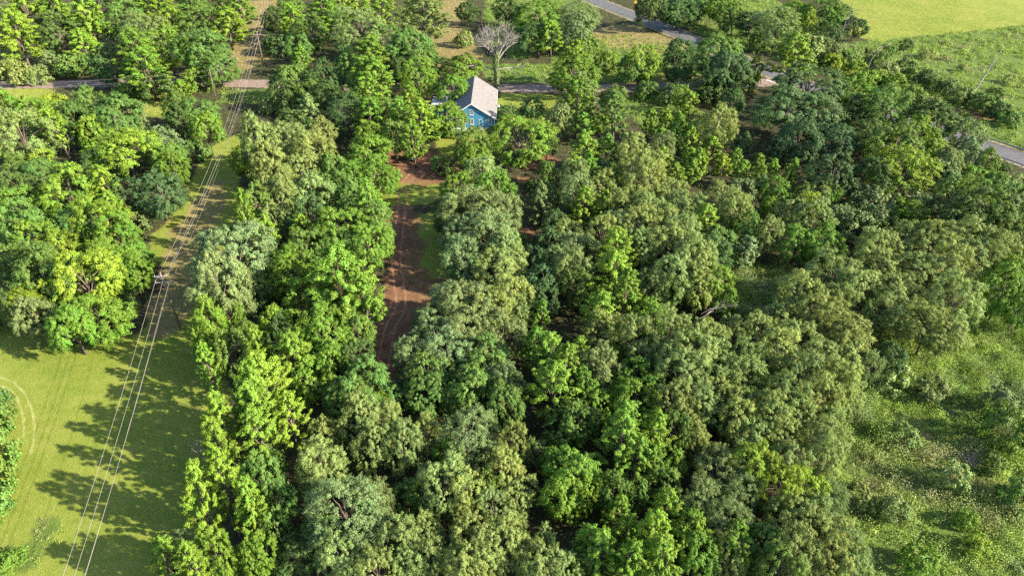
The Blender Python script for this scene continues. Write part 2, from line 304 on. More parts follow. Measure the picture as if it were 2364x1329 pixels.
(10.7,70.0,10.8,1.90,'g','V','leftmost vivid green clumpy upright tree, lower right woods, upper part'),
(-1.4,72.2,10.0,3.24,'p','G',"grey-green fluffy tree, just below the driveway's near end"),
(-0.5,68.7,10.9,3.14,'o','M',"rightmost mid-green broad round tree, just below the driveway's near end"),
(24.0,72.0,12.3,3.53,'p','O','second-from-left olive fluffy tree, below the fallen dead limbs'),
(28.2,73.0,10.8,3.25,'p','O','fourth-from-left olive fluffy tree, below the fallen dead limbs'),
(25.2,68.7,9.9,3.46,'p','O','third-from-left olive fluffy tree, lower right woods, upper part'),
(21.8,67.5,10.9,2.64,'p','O','leftmost olive fluffy tree, lower right woods, upper part'),
(29.0,70.6,9.5,2.72,'p','O','fifth-from-left olive fluffy tree, lower right woods, upper part'),
(12.0,68.9,8.5,2.69,'o','V','leftmost vivid green broad round tree, lower right woods, upper part'),
(35.8,84.6,8.6,2.51,'p','O','rightmost olive fluffy tree, around the fallen dead limbs'),
(32.4,73.2,10.5,2.44,'p','O','rightmost olive fluffy tree, below the fallen dead limbs'),
(31.2,69.1,9.2,2.53,'p','O','rightmost olive fluffy tree, lower right woods, upper part'),
(-3.1,62.8,7.8,2.11,'p','G','grey-green fluffy tree, centre of the lower woods'),
(-0.1,61.7,9.1,2.52,'p','O','sixth-from-left olive fluffy tree, centre of the lower woods'),
(3.2,61.0,6.5,1.64,'p','O','rightmost olive fluffy tree, centre of the lower woods'),
(-0.8,56.9,9.9,2.69,'p','O','fifth-from-left olive fluffy tree, centre of the lower woods'),
(1.9,55.3,7.4,1.69,'p','O','seventh-from-left olive fluffy tree, centre of the lower woods'),
(0.6,52.6,7.5,1.92,'p','O','tenth-from-left olive fluffy tree, along the bottom edge, centre'),
(-2.6,54.5,7.9,1.82,'o','M','rightmost mid-green broad round tree, centre of the lower woods'),
(-2.0,51.3,8.8,1.89,'p','G','grey-green fluffy tree, along the bottom edge, centre'),
(7.1,65.4,7.3,2.63,'o','M','leftmost mid-green broad round tree, lower right woods, upper part'),
(9.6,66.3,8.8,2.63,'o','M','middle mid-green broad round tree, lower right woods, upper part'),
(14.8,63.7,10.6,2.86,'g','V','middle vivid green clumpy upright tree, lower right woods, upper part'),
(13.8,59.1,13.1,2.86,'g','V','leftmost vivid green clumpy upright tree, lower right woods, middle part'),
(18.5,61.3,11.4,2.35,'g','V','rightmost vivid green clumpy upright tree, lower right woods, upper part'),
(15.2,57.8,10.2,2.71,'g','V','middle vivid green clumpy upright tree, lower right woods, middle part'),
(17.8,58.4,8.9,2.02,'g','V','rightmost vivid green clumpy upright tree, lower right woods, middle part'),
(20.3,58.7,7.4,2.47,'o','V','rightmost vivid green broad round tree, lower right woods, middle part'),
(21.7,63.2,9.3,2.26,'o','M','rightmost mid-green broad round tree, lower right woods, upper part'),
(24.3,66.0,9.2,2.93,'p','O','second-from-left olive fluffy tree, lower right woods, upper part'),
(24.4,62.9,8.4,1.96,'p','O','fourth-from-left olive fluffy tree, lower right woods, upper part'),
(7.5,56.7,9.6,3.26,'o','V','third-from-left vivid green broad round tree, lower right woods, middle part'),
(5.8,58.8,7.7,1.89,'o','V','leftmost vivid green broad round tree, lower right woods, middle part'),
(6.3,53.1,8.9,2.61,'o','V','second-from-left vivid green broad round tree, lower right woods, middle part'),
(9.0,53.5,8.0,1.94,'o','V','fourth-from-left vivid green broad round tree, lower right woods, middle part'),
(10.7,55.7,5.5,1.28,'o','V','fifth-from-left vivid green broad round tree, lower right woods, middle part'),
(12.5,53.7,8.4,2.08,'o','M','leftmost mid-green broad round tree, lower right woods, middle part'),
(16.1,54.4,6.7,1.82,'o','M','middle mid-green broad round tree, lower right woods, middle part'),
(19.3,55.1,7.8,2.11,'o','M','rightmost mid-green broad round tree, lower right woods, middle part'),
(25.5,56.3,9.2,3.11,'w','G','middle grey-green wispy fine-leaved tree, lower right woods, middle part'),
(23.8,52.5,8.7,2.86,'w','G','leftmost grey-green wispy fine-leaved tree, lower right woods, middle part'),
(25.3,49.3,9.1,2.64,'w','G','leftmost grey-green wispy fine-leaved tree, along the bottom edge, right half'),
(12.3,50.4,8.8,1.74,'g','L','third-from-left lime clumpy upright tree, along the bottom edge, right half'),
(18.0,50.4,9.7,2.26,'g','L','seventh-from-left lime clumpy upright tree, along the bottom edge, right half'),
(15.9,45.8,11.9,2.65,'g','L','sixth-from-left lime clumpy upright tree, along the bottom edge, right half'),
(20.6,47.9,8.7,2.48,'o','V','middle vivid green broad round tree, along the bottom edge, right half'),
(9.4,47.4,8.5,2.21,'g','L','leftmost lime clumpy upright tree, along the bottom edge, right half'),
(12.3,46.8,9.2,2.19,'g','L','fourth-from-left lime clumpy upright tree, along the bottom edge, right half'),
(9.8,44.8,10.3,2.38,'g','L','second-from-left lime clumpy upright tree, along the bottom edge, right half'),
(12.4,43.4,11.2,2.09,'g','L','fifth-from-left lime clumpy upright tree, along the bottom edge, right half'),
(17.3,43.5,11.7,2.34,'g','L','rightmost lime clumpy upright tree, along the bottom edge, right half'),
(21.3,45.5,8.4,2.42,'o','V','rightmost vivid green broad round tree, along the bottom edge, right half'),
(0.3,49.4,6.9,2.00,'p','O','ninth-from-left olive fluffy tree, along the bottom edge, centre'),
(-1.6,45.5,10.3,2.66,'p','O','eighth-from-left olive fluffy tree, along the bottom edge, centre'),
(1.7,45.5,8.3,2.17,'p','O','eleventh-from-left olive fluffy tree, along the bottom edge, centre'),
(3.5,46.5,7.7,1.68,'p','O','twelfth-from-left olive fluffy tree, along the bottom edge, centre'),
(3.4,43.5,9.5,2.36,'p','O','rightmost olive fluffy tree, along the bottom edge, centre'),
(5.8,43.4,8.3,1.87,'p','O','olive fluffy tree, along the bottom edge, right half'),
(7.8,44.6,7.3,1.90,'o','M','mid-green broad round tree, along the bottom edge, right half'),
(14.7,43.6,9.3,2.36,'o','V','leftmost vivid green broad round tree, along the bottom edge, right half'),
(24.5,45.6,7.8,2.17,'w','G','rightmost grey-green wispy fine-leaved tree, along the bottom edge, right half'),
(56.2,97.6,12.0,4.67,'p','O','fourth-from-left olive fluffy tree, right-hand slope, upper rows'),
(58.8,93.5,12.5,3.78,'p','O','fifth-from-left olive fluffy tree, right-hand slope, upper rows'),
(65.1,100.2,11.3,4.76,'p','O','sixth-from-left olive fluffy tree, right-hand slope, upper rows'),
(52.8,97.3,9.2,2.93,'p','O','second-from-left olive fluffy tree, right-hand slope, upper rows'),
(48.1,92.4,11.8,3.38,'p','O','leftmost olive fluffy tree, right-hand slope, upper rows'),
(44.5,89.0,8.5,2.96,'p','O','second-from-left olive fluffy tree, right-hand slope, middle rows'),
(48.5,88.1,11.9,3.46,'p','O','third-from-left olive fluffy tree, right-hand slope, middle rows'),
(53.9,92.7,10.4,2.83,'p','O','third-from-left olive fluffy tree, right-hand slope, upper rows'),
(64.5,93.9,11.3,3.99,'p','O','seventh-from-left olive fluffy tree, right-hand slope, upper rows'),
(70.8,98.2,11.4,4.50,'p','O','eighth-from-left olive fluffy tree, right-hand slope, upper rows'),
(77.7,99.5,13.1,4.32,'p','O','ninth-from-left olive fluffy tree, right-hand slope, upper rows'),
(72.8,89.4,13.5,4.21,'p','O','rightmost olive fluffy tree, right-hand slope, upper rows'),
(62.6,89.3,10.3,4.06,'p','O','fifth-from-left olive fluffy tree, right-hand slope, middle rows'),
(66.5,84.7,10.8,3.56,'p','O','sixth-from-left olive fluffy tree, right-hand slope, middle rows'),
(69.1,83.8,9.9,2.84,'p','O','rightmost olive fluffy tree, right-hand slope, middle rows'),
(39.4,84.3,10.0,3.02,'p','O','leftmost olive fluffy tree, right-hand slope, middle rows'),
(44.8,81.9,9.9,3.32,'p','O','fourth-from-left olive fluffy tree, right-hand slope, lower rows'),
(52.6,84.9,10.1,3.93,'p','O','fourth-from-left olive fluffy tree, right-hand slope, middle rows'),
(53.1,82.0,10.2,2.97,'p','O','rightmost olive fluffy tree, right-hand slope, lower rows'),
(40.3,78.0,11.4,3.21,'p','O','third-from-left olive fluffy tree, right-hand slope, lower rows'),
(46.2,77.8,9.1,3.40,'p','O','sixth-from-left olive fluffy tree, right-hand slope, lower rows'),
(51.5,79.0,9.0,2.91,'p','O','seventh-from-left olive fluffy tree, right-hand slope, lower rows'),
(54.7,77.5,8.0,1.70,'w','G','grey-green wispy fine-leaved tree, right-hand slope, lower rows'),
(35.2,76.8,10.7,2.85,'p','O','leftmost olive fluffy tree, right-hand slope, lower rows'),
(33.2,72.6,10.4,2.92,'p','O','third-from-left olive fluffy tree, slope bordering the brush, upper'),
(38.6,77.2,7.8,2.55,'p','O','second-from-left olive fluffy tree, right-hand slope, lower rows'),
(41.8,73.7,11.2,3.27,'p','O','fifth-from-left olive fluffy tree, right-hand slope, lower rows'),
(46.5,72.1,11.7,3.06,'p','O','tenth-from-left olive fluffy tree, slope bordering the brush, upper'),
(38.7,68.9,11.6,2.98,'p','O','sixth-from-left olive fluffy tree, slope bordering the brush, upper'),
(42.7,68.8,10.9,3.14,'p','O','eighth-from-left olive fluffy tree, slope bordering the brush, upper'),
(48.6,71.6,8.2,2.75,'p','O','rightmost olive fluffy tree, slope bordering the brush, upper'),
(35.2,67.1,10.4,2.63,'p','O','fourth-from-left olive fluffy tree, slope bordering the brush, upper'),
(31.9,68.4,8.6,2.68,'p','O','leftmost olive fluffy tree, slope bordering the brush, upper'),
(59.3,78.1,3.9,2.78,'b','O','leftmost olive leafy shrub, standing in the right-hand brush'),
(58.0,78.9,8.7,2.40,'o','D','dark green broad round tree, standing in the right-hand brush'),
(83.4,93.6,12.2,3.97,'o','V','leftmost vivid green broad round tree, on the right edge of the photo'),
(85.3,91.1,9.3,2.62,'o','V','rightmost vivid green broad round tree, on the right edge of the photo'),
(83.5,189.2,14.4,9.44,'o','B','blue-green broad round tree, between the paved road and weedy field'),
(72.0,169.7,15.1,9.23,'o','B','leftmost blue-green broad round tree, tall wood left of the guardrails'),
(68.9,155.0,14.1,5.39,'o','B','middle blue-green broad round tree, tall wood left of the guardrails'),
(79.2,157.3,11.3,5.76,'o','B','rightmost blue-green broad round tree, tall wood left of the guardrails'),
(71.1,137.9,12.0,4.71,'o','B','blue-green broad round tree, hollow left of the guardrails'),
(91.8,151.9,12.8,6.12,'o','M','rightmost mid-green broad round tree, tall wood left of the guardrails'),
(87.0,139.0,12.3,6.73,'o','Y','yellow-green broad round tree, hollow left of the guardrails'),
(81.4,138.2,11.8,4.47,'o','D','dark green broad round tree, hollow left of the guardrails'),
(88.8,161.3,9.9,4.76,'o','D','leftmost dark green broad round tree, tall wood left of the guardrails'),
(57.4,159.2,7.6,2.79,'s','B','blue-green slim young tree, tall wood left of the guardrails'),
(64.4,154.9,8.3,2.73,'s','B','leftmost blue-green slim young tree, hollow left of the guardrails'),
(68.2,152.8,7.0,2.44,'s','B','rightmost blue-green slim young tree, hollow left of the guardrails'),
(59.1,149.6,6.2,1.92,'s','L','third-from-left lime slim young tree, hollow left of the guardrails'),
(53.5,150.4,7.4,1.93,'s','L','rightmost lime slim young tree, sapling stand, nearer rows'),
(59.6,143.1,8.3,2.16,'s','L','fourth-from-left lime slim young tree, hollow left of the guardrails'),
(63.8,141.9,8.6,2.15,'s','L','rightmost lime slim young tree, hollow left of the guardrails'),
(53.0,143.9,7.3,2.49,'s','L','leftmost lime slim young tree, hollow left of the guardrails'),
(56.0,140.6,7.5,2.14,'s','L','second-from-left lime slim young tree, hollow left of the guardrails'),
(49.6,132.4,8.6,2.91,'o','G','grey-green broad round tree, below the guardrails'),
(54.6,134.8,8.0,2.22,'s','G','grey-green slim young tree, below the guardrails'),
(57.7,131.1,9.8,3.36,'o','V','middle vivid green broad round tree, below the guardrails'),
(61.6,130.9,9.0,2.16,'o','M','leftmost mid-green broad round tree, below the guardrails'),
(67.4,134.4,7.6,2.21,'o','O','olive broad round tree, below the guardrails'),
(70.2,134.0,6.4,1.97,'o','V','rightmost vivid green broad round tree, below the guardrails'),
(61.7,125.1,9.1,2.56,'o','Y','yellow-green broad round tree, vine hollow on the right'),
(57.9,124.2,8.2,3.01,'o','G','grey-green broad round tree, vine hollow on the right'),
(61.0,119.6,10.6,3.59,'o','O','olive broad round tree, vine hollow on the right'),
(54.8,127.6,7.4,1.89,'o','V','leftmost vivid green broad round tree, below the guardrails'),
(44.7,121.0,12.1,3.38,'p','O','rightmost olive fluffy tree, plantation centre, far rows'),
(49.7,113.2,10.6,3.24,'p','O','leftmost olive fluffy tree, top of the right-hand slope'),
(46.5,115.3,10.1,3.29,'o','M','leftmost mid-green broad round tree, vine hollow on the right'),
(55.0,111.8,9.7,3.86,'o','V','leftmost vivid green broad round tree, top of the right-hand slope'),
(59.3,110.4,10.3,3.61,'o','V','rightmost vivid green broad round tree, top of the right-hand slope'),
(44.5,109.9,7.7,2.56,'s','G','grey-green slim young tree, top of the right-hand slope'),
(78.4,131.0,5.4,3.89,'b','G','grey-green leafy shrub, below the guardrails'),
(84.3,129.3,6.1,4.33,'b','G','fourth-from-left grey-green leafy shrub, vine hollow on the right'),
(89.8,129.2,5.1,3.61,'b','G','rightmost grey-green leafy shrub, vine hollow on the right'),
(76.7,123.7,4.6,3.27,'b','G','third-from-left grey-green leafy shrub, vine hollow on the right'),
(83.4,125.9,5.3,3.78,'b','V','vivid green leafy shrub, vine hollow on the right'),
(70.6,128.0,3.7,2.64,'b','G','leftmost grey-green leafy shrub, vine hollow on the right'),
(72.0,121.9,4.9,3.47,'b','G','second-from-left grey-green leafy shrub, vine hollow on the right'),
(76.2,119.5,4.8,3.42,'b','D','dark green leafy shrub, top of the right-hand slope'),
(94.2,129.9,10.9,3.57,'o','M','second-from-left mid-green broad round tree, below the guardrails'),
(99.6,134.8,8.0,2.21,'o','Y','yellow-green broad round tree, below the guardrails'),
(100.9,145.5,4.8,3.41,'b','G','grey-green leafy shrub, hollow left of the guardrails'),
(103.4,149.6,8.7,3.45,'o','O','olive broad round tree, hollow left of the guardrails'),
(110.3,151.3,8.7,3.21,'o','G','grey-green broad round tree, hollow left of the guardrails'),
(113.2,149.8,8.2,2.55,'o','V','vivid green broad round tree, hollow left of the guardrails'),
(119.9,151.7,2.3,1.63,'b','D','dark green leafy shrub, hollow left of the guardrails'),
(94.9,122.4,12.9,4.99,'o','M','third-from-left mid-green broad round tree, below the guardrails'),
(106.3,128.3,9.9,4.26,'o','M','rightmost mid-green broad round tree, below the guardrails'),
(93.7,118.1,13.2,5.31,'o','D','rightmost dark green broad round tree, vine hollow on the right'),
(90.0,117.5,11.8,4.42,'o','D','leftmost dark green broad round tree, vine hollow on the right'),
(102.2,120.5,9.6,4.30,'o','M','rightmost mid-green broad round tree, vine hollow on the right'),
(94.7,114.6,10.8,3.70,'o','M','middle mid-green broad round tree, vine hollow on the right'),
(76.9,112.5,9.3,3.45,'p','O','third-from-left olive fluffy tree, top of the right-hand slope'),
(80.9,109.3,11.4,5.05,'p','O','fifth-from-left olive fluffy tree, top of the right-hand slope'),
(85.2,109.1,12.5,4.40,'p','O','sixth-from-left olive fluffy tree, top of the right-hand slope'),
(85.0,105.8,10.5,3.92,'p','O','rightmost olive fluffy tree, top of the right-hand slope'),
(89.6,106.3,12.2,3.50,'p','O','olive fluffy tree, on the right edge of the photo'),
(67.7,106.5,12.0,4.33,'p','O','second-from-left olive fluffy tree, top of the right-hand slope'),
(76.3,107.1,10.8,3.95,'p','O','fourth-from-left olive fluffy tree, top of the right-hand slope'),
(97.3,111.4,10.1,2.99,'o','M','mid-green broad round tree, on the right edge of the photo'),
(90.7,102.8,8.6,3.66,'o','V','middle vivid green broad round tree, on the right edge of the photo'),
(30.9,64.6,10.0,2.58,'p','O','second-from-left olive fluffy tree, slope bordering the brush, upper'),
(32.4,62.5,8.3,2.85,'p','O','leftmost olive fluffy tree, slope bordering the brush, middle'),
(36.6,62.4,8.6,2.84,'p','O','second-from-left olive fluffy tree, slope bordering the brush, middle'),
(35.1,65.0,10.4,2.43,'p','O','fifth-from-left olive fluffy tree, slope bordering the brush, upper'),
(38.8,65.8,9.6,2.46,'p','O','seventh-from-left olive fluffy tree, slope bordering the brush, upper'),
(40.9,62.6,9.1,2.99,'p','O','fourth-from-left olive fluffy tree, slope bordering the brush, middle'),
(44.3,65.8,7.7,2.32,'p','O','ninth-from-left olive fluffy tree, slope bordering the brush, upper'),
(30.5,57.0,10.9,2.68,'p','Y','yellow-green fluffy tree, slope bordering the brush, middle'),
(35.3,58.0,9.5,2.44,'p','O','third-from-left olive fluffy tree, slope bordering the brush, middle'),
(39.4,58.3,10.3,2.58,'p','O','rightmost olive fluffy tree, slope bordering the brush, middle'),
(29.0,58.1,7.2,2.17,'w','G','rightmost grey-green wispy fine-leaved tree, lower right woods, middle part'),
(28.2,53.9,9.1,2.48,'w','G','leftmost grey-green wispy fine-leaved tree, slope bordering the brush, lower'),
(33.4,53.8,9.4,2.90,'p','Y','leftmost yellow-green fluffy tree, slope bordering the brush, lower'),
(36.2,53.1,8.7,2.75,'p','Y','rightmost yellow-green fluffy tree, slope bordering the brush, lower'),
(32.7,50.4,8.7,2.54,'p','O','leftmost olive fluffy tree, slope bordering the brush, lower'),
(36.6,50.8,9.1,2.28,'p','O','rightmost olive fluffy tree, slope bordering the brush, lower'),
(40.2,54.1,7.3,1.95,'w','G','rightmost grey-green wispy fine-leaved tree, slope bordering the brush, lower'),
(34.4,48.4,9.4,2.87,'p','O','second-from-left olive fluffy tree, bottom edge bordering the brush'),
(37.8,48.0,8.0,2.49,'p','O','fourth-from-left olive fluffy tree, bottom edge bordering the brush'),
(38.5,45.4,9.3,2.28,'w','G','grey-green wispy fine-leaved tree, bottom edge bordering the brush'),
(32.3,44.8,10.1,2.76,'p','O','leftmost olive fluffy tree, bottom edge bordering the brush'),
(35.4,44.1,10.0,2.49,'p','O','third-from-left olive fluffy tree, bottom edge bordering the brush'),
(38.1,43.4,8.2,2.12,'p','O','rightmost olive fluffy tree, bottom edge bordering the brush'),
(26.0,46.5,8.8,2.19,'o','V','vivid green broad round tree, bottom edge bordering the brush'),
(29.6,46.2,8.6,2.57,'o','M','leftmost mid-green broad round tree, bottom edge bordering the brush'),
(29.8,43.7,8.9,2.62,'o','M','rightmost mid-green broad round tree, bottom edge bordering the brush'),
(69.3,65.3,6.5,2.74,'b','M','leftmost mid-green leafy shrub, on the right edge of the photo'),
(56.2,49.0,2.4,1.22,'b','Y','yellow-green leafy shrub, standing in the right-hand brush'),
(48.3,46.5,3.3,1.58,'b','V','leftmost vivid green leafy shrub, standing in the right-hand brush'),
(56.9,52.4,2.3,1.18,'b','V','rightmost vivid green leafy shrub, standing in the right-hand brush'),
(57.9,58.6,3.7,1.77,'b','O','rightmost olive leafy shrub, standing in the right-hand brush'),
(45.4,55.9,2.4,1.74,'b','O','olive leafy shrub, slope bordering the brush, lower'),
(-78.2,255.1,15.9,5.22,'g','L','fourth-from-left lime clumpy upright tree, at the top by the far poles'),
(-70.6,247.3,14.0,5.88,'o','M','fourth-from-left mid-green broad round tree, at the top by the far poles'),
(-71.3,269.1,17.5,7.12,'g','V','leftmost vivid green clumpy upright tree, at the top by the far poles'),
(-65.8,278.4,15.5,6.92,'g','L','fifth-from-left lime clumpy upright tree, at the top by the far poles'),
(-60.0,282.2,14.7,6.57,'g','L','sixth-from-left lime clumpy upright tree, at the top by the far poles'),
(-49.5,270.8,15.9,6.75,'g','L','rightmost lime clumpy upright tree, at the top by the far poles'),
(-65.2,259.4,14.7,6.52,'g','V','rightmost vivid green clumpy upright tree, at the top by the far poles'),
(-52.0,239.7,18.8,8.34,'p','O','olive fluffy tree, at the top by the far poles'),
(-71.2,233.1,10.8,4.12,'o','M','third-from-left mid-green broad round tree, at the top by the far poles'),
(-88.0,266.7,13.0,5.02,'o','D','dark green broad round tree, at the top by the far poles'),
(-89.3,292.4,10.4,5.44,'o','M','second-from-left mid-green broad round tree, at the top by the far poles'),
(-82.2,245.5,6.6,4.73,'b','D','dark green leafy shrub, at the top by the far poles'),
(-31.5,249.8,19.2,9.41,'n','O','olive dense pine tree, behind the blue house'),
(-33.7,222.4,16.9,7.86,'o','M','leftmost mid-green broad round tree, behind the blue house'),
(-43.2,235.8,13.2,5.66,'o','M','rightmost mid-green broad round tree, at the top by the far poles'),
(-44.6,212.9,16.1,5.87,'g','V','rightmost vivid green clumpy upright tree, behind and left of the house'),
(-49.8,216.4,12.1,5.28,'o','M','rightmost mid-green broad round tree, behind and left of the house'),
(-28.7,214.3,12.8,7.67,'o','M','rightmost mid-green broad round tree, behind the blue house'),
(-34.9,212.8,10.1,4.53,'o','D','leftmost dark green broad round tree, behind the blue house'),
(-38.6,196.0,14.9,6.15,'g','L','lime clumpy upright tree, behind and left of the house'),
(-43.5,196.2,14.8,5.18,'g','V','leftmost vivid green clumpy upright tree, behind and left of the house'),
(-38.5,177.8,16.3,6.27,'g','L','lime clumpy upright tree, left of the house, nearer the camera'),
(-26.9,198.0,13.7,5.23,'o','V','leftmost vivid green broad round tree, behind the blue house'),
(-16.4,211.3,11.5,5.87,'o','V','middle vivid green broad round tree, behind the blue house'),
(-16.9,194.9,10.8,4.86,'o','V','middle vivid green broad round tree, beside the blue house'),
(-17.4,172.6,11.0,4.95,'o','V','leftmost vivid green broad round tree, beside the blue house'),
(-27.3,178.9,12.4,4.23,'g','L','leftmost lime clumpy upright tree, beside the blue house'),
(-23.8,164.9,13.8,4.81,'g','L','rightmost lime clumpy upright tree, beside the blue house'),
(-28.4,170.5,12.5,4.07,'g','V','leftmost vivid green clumpy upright tree, beside the blue house'),
(-34.1,175.4,11.6,4.77,'o','M','rightmost mid-green broad round tree, left of the house, nearer the camera'),
(-37.4,169.4,13.1,5.20,'g','V','vivid green clumpy upright tree, left of the house, nearer the camera'),
(-43.7,172.4,13.2,4.39,'w','B','blue-green wispy fine-leaved tree, left of the house, nearer the camera'),
(-35.5,160.4,10.8,4.46,'o','V','rightmost vivid green broad round tree, left of the house, nearer the camera'),
(-28.9,159.2,11.1,3.32,'o','M','leftmost mid-green broad round tree, beside the blue house'),
(-23.8,154.7,13.0,3.24,'g','V','rightmost vivid green clumpy upright tree, beside the blue house'),
(-63.8,198.4,13.7,5.89,'o','M','third-from-left mid-green broad round tree, behind and left of the house'),
(-68.5,221.6,10.3,3.97,'s','V','vivid green slim young tree, behind and left of the house'),
(-54.5,197.5,13.6,4.89,'o','D','rightmost dark green broad round tree, behind and left of the house'),
(-58.3,194.3,10.3,4.86,'o','M','fourth-from-left mid-green broad round tree, behind and left of the house'),
(-52.7,184.5,12.2,4.65,'o','D','rightmost dark green broad round tree, left of the house, nearer the camera'),
(-64.8,190.0,10.1,4.13,'o','D','leftmost dark green broad round tree, behind and left of the house'),
(-69.2,191.7,4.1,2.92,'b','O','olive leafy shrub, left of the house, nearer the camera'),
(-53.8,173.4,11.9,4.44,'c','O','olive conical tree, left of the house, nearer the camera'),
(-48.4,162.9,11.0,3.66,'o','O','rightmost olive broad round tree, left of the house, nearer the camera'),
(-58.4,171.1,9.3,3.82,'o','D','leftmost dark green broad round tree, left of the house, nearer the camera'),
(-17.6,282.4,10.6,4.84,'o','D','second-from-left dark green broad round tree, behind the blue house'),
(-17.4,255.5,4.6,3.27,'b','O','olive leafy shrub, behind the blue house'),
(9.9,267.7,13.7,9.22,'o','V','rightmost vivid green broad round tree, behind the blue house'),
(9.2,245.2,12.9,7.02,'o','D','rightmost dark green broad round tree, behind the blue house'),
(13.7,243.7,13.1,5.04,'g','L',"lime clumpy upright tree, by the paved road's far end"),
(25.2,268.3,14.3,7.13,'w','G',"grey-green wispy fine-leaved tree, by the paved road's far end"),
(21.8,248.5,15.0,5.89,'o','G',"grey-green broad round tree, by the paved road's far end"),
(-2.7,279.9,11.7,5.24,'o','D','third-from-left dark green broad round tree, behind the blue house'),
(25.8,246.8,6.1,4.36,'b','M',"mid-green leafy shrub, by the paved road's far end"),
(19.2,212.3,15.0,5.52,'g','L','lime clumpy upright tree, along the dirt road right of house'),
(18.6,203.7,14.0,7.02,'o','V','vivid green broad round tree, along the dirt road right of house'),
(19.7,186.6,13.6,4.68,'g','G','grey-green clumpy upright tree, along the dirt road right of house'),
(17.0,173.4,16.8,5.27,'g','V','vivid green clumpy upright tree, along the dirt road right of house'),
(30.8,227.6,5.7,4.08,'b','V','vivid green leafy shrub, along the dirt road right of house'),
(40.1,214.7,13.1,5.24,'o','Y','leftmost yellow-green broad round tree, along the dirt road right of house'),
(36.7,213.0,9.7,4.19,'o','M','leftmost mid-green broad round tree, along the dirt road right of house'),
(56.7,231.0,11.1,5.21,'o','B','leftmost blue-green broad round tree, along the dirt road right of house'),
(51.1,213.7,12.0,4.53,'o','D','leftmost dark green broad round tree, along the dirt road right of house'),
(64.7,217.3,17.0,7.71,'o','M','rightmost mid-green broad round tree, along the dirt road right of house'),
(64.9,203.7,15.2,7.34,'o','B','rightmost blue-green broad round tree, along the dirt road right of house'),
(58.8,205.1,13.2,6.39,'o','D','middle dark green broad round tree, along the dirt road right of house'),
(53.4,274.8,16.2,6.84,'o','D',"leftmost dark green broad round tree, by the paved road's far end"),
(65.0,278.5,12.8,8.24,'o','D',"rightmost dark green broad round tree, by the paved road's far end"),
(75.9,288.3,11.8,6.71,'o','M',"leftmost mid-green broad round tree, by the paved road's far end"),
(81.9,277.8,14.8,6.48,'o','V',"vivid green broad round tree, by the paved road's far end"),
(84.7,271.0,12.2,5.52,'o','M',"rightmost mid-green broad round tree, by the paved road's far end"),
(50.3,186.8,7.9,3.15,'s','Y','yellow-green slim young tree, along the dirt road right of house'),
(48.8,190.5,8.7,2.56,'o','Y','rightmost yellow-green broad round tree, along the dirt road right of house'),
(51.3,161.8,14.6,4.73,'p','O','rightmost olive fluffy tree, sapling stand below the dirt road'),
(26.9,169.5,14.7,4.61,'g','M','mid-green clumpy upright tree, sapling stand below the dirt road'),
(18.5,169.2,8.9,3.21,'s','V','vivid green slim young tree, sapling stand below the dirt road'),
(23.9,177.8,3.9,2.75,'b','Y','yellow-green leafy shrub, sapling stand below the dirt road'),
(11.5,170.1,12.3,3.37,'o','G','grey-green broad round tree, sapling stand below the dirt road'),
(1.6,157.7,12.7,7.67,'o','V','rightmost vivid green broad round tree, beside the blue house'),
(36.1,170.7,9.3,2.47,'s','L','leftmost lime slim young tree, sapling stand below the dirt road'),
(40.7,171.6,8.6,2.71,'s','L','third-from-left lime slim young tree, sapling stand below the dirt road'),
(43.6,168.6,9.3,2.44,'s','L','fifth-from-left lime slim young tree, sapling stand below the dirt road'),
(45.9,165.6,6.9,2.42,'s','L','sixth-from-left lime slim young tree, sapling stand below the dirt road'),
(38.2,162.3,7.4,2.38,'s','L','second-from-left lime slim young tree, sapling stand below the dirt road'),
(88.8,264.2,11.4,6.24,'o','D','leftmost dark green broad round tree, top right woods by the hayfield'),
(94.3,250.8,15.7,7.91,'p','O','olive fluffy tree, top right woods by the hayfield'),
(111.1,279.2,11.7,6.53,'o','V','leftmost vivid green broad round tree, top right woods by the hayfield'),
(109.7,262.8,12.0,3.72,'g','Y','yellow-green clumpy upright tree, top right woods by the hayfield'),
(118.9,270.3,13.0,6.34,'o','V','rightmost vivid green broad round tree, top right woods by the hayfield'),
(126.5,274.8,11.4,5.16,'o','M','mid-green broad round tree, top right woods by the hayfield'),
(127.8,263.0,9.7,4.56,'o','D','rightmost dark green broad round tree, top right woods by the hayfield'),
(112.5,250.0,10.3,5.17,'o','D','middle dark green broad round tree, top right woods by the hayfield'),
(88.9,250.7,5.6,4.01,'b','M','leftmost mid-green leafy shrub, top right woods by the hayfield'),
(74.7,211.2,10.5,2.91,'o','Y','yellow-green broad round tree, between the paved road and weedy field'),
(68.1,201.2,9.9,4.33,'o','M','mid-green broad round tree, between the paved road and weedy field'),
(85.7,207.9,18.1,7.09,'g','Y','yellow-green clumpy upright tree, between the paved road and weedy field'),
(107.2,228.5,4.4,3.13,'b','Y','leftmost yellow-green leafy shrub, between the paved road and weedy field'),
(113.9,223.0,3.9,2.78,'b','Y','third-from-left yellow-green leafy shrub, between the paved road and weedy field'),
(114.4,212.3,4.7,3.37,'b','Y','rightmost yellow-green leafy shrub, between the paved road and weedy field'),
(106.4,213.6,3.8,2.68,'b','Y','second-from-left yellow-green leafy shrub, between the paved road and weedy field'),
(125.1,232.9,4.2,3.03,'b','M','second-from-left mid-green leafy shrub, between the paved road and weedy field'),
(97.5,187.0,12.3,5.63,'o','V','vivid green broad round tree, between the paved road and weedy field'),
(101.2,176.2,13.2,5.96,'o','M','leftmost mid-green broad round tree, tall wood left of the guardrails'),
(95.4,177.4,10.4,5.12,'o','D','middle dark green broad round tree, tall wood left of the guardrails'),
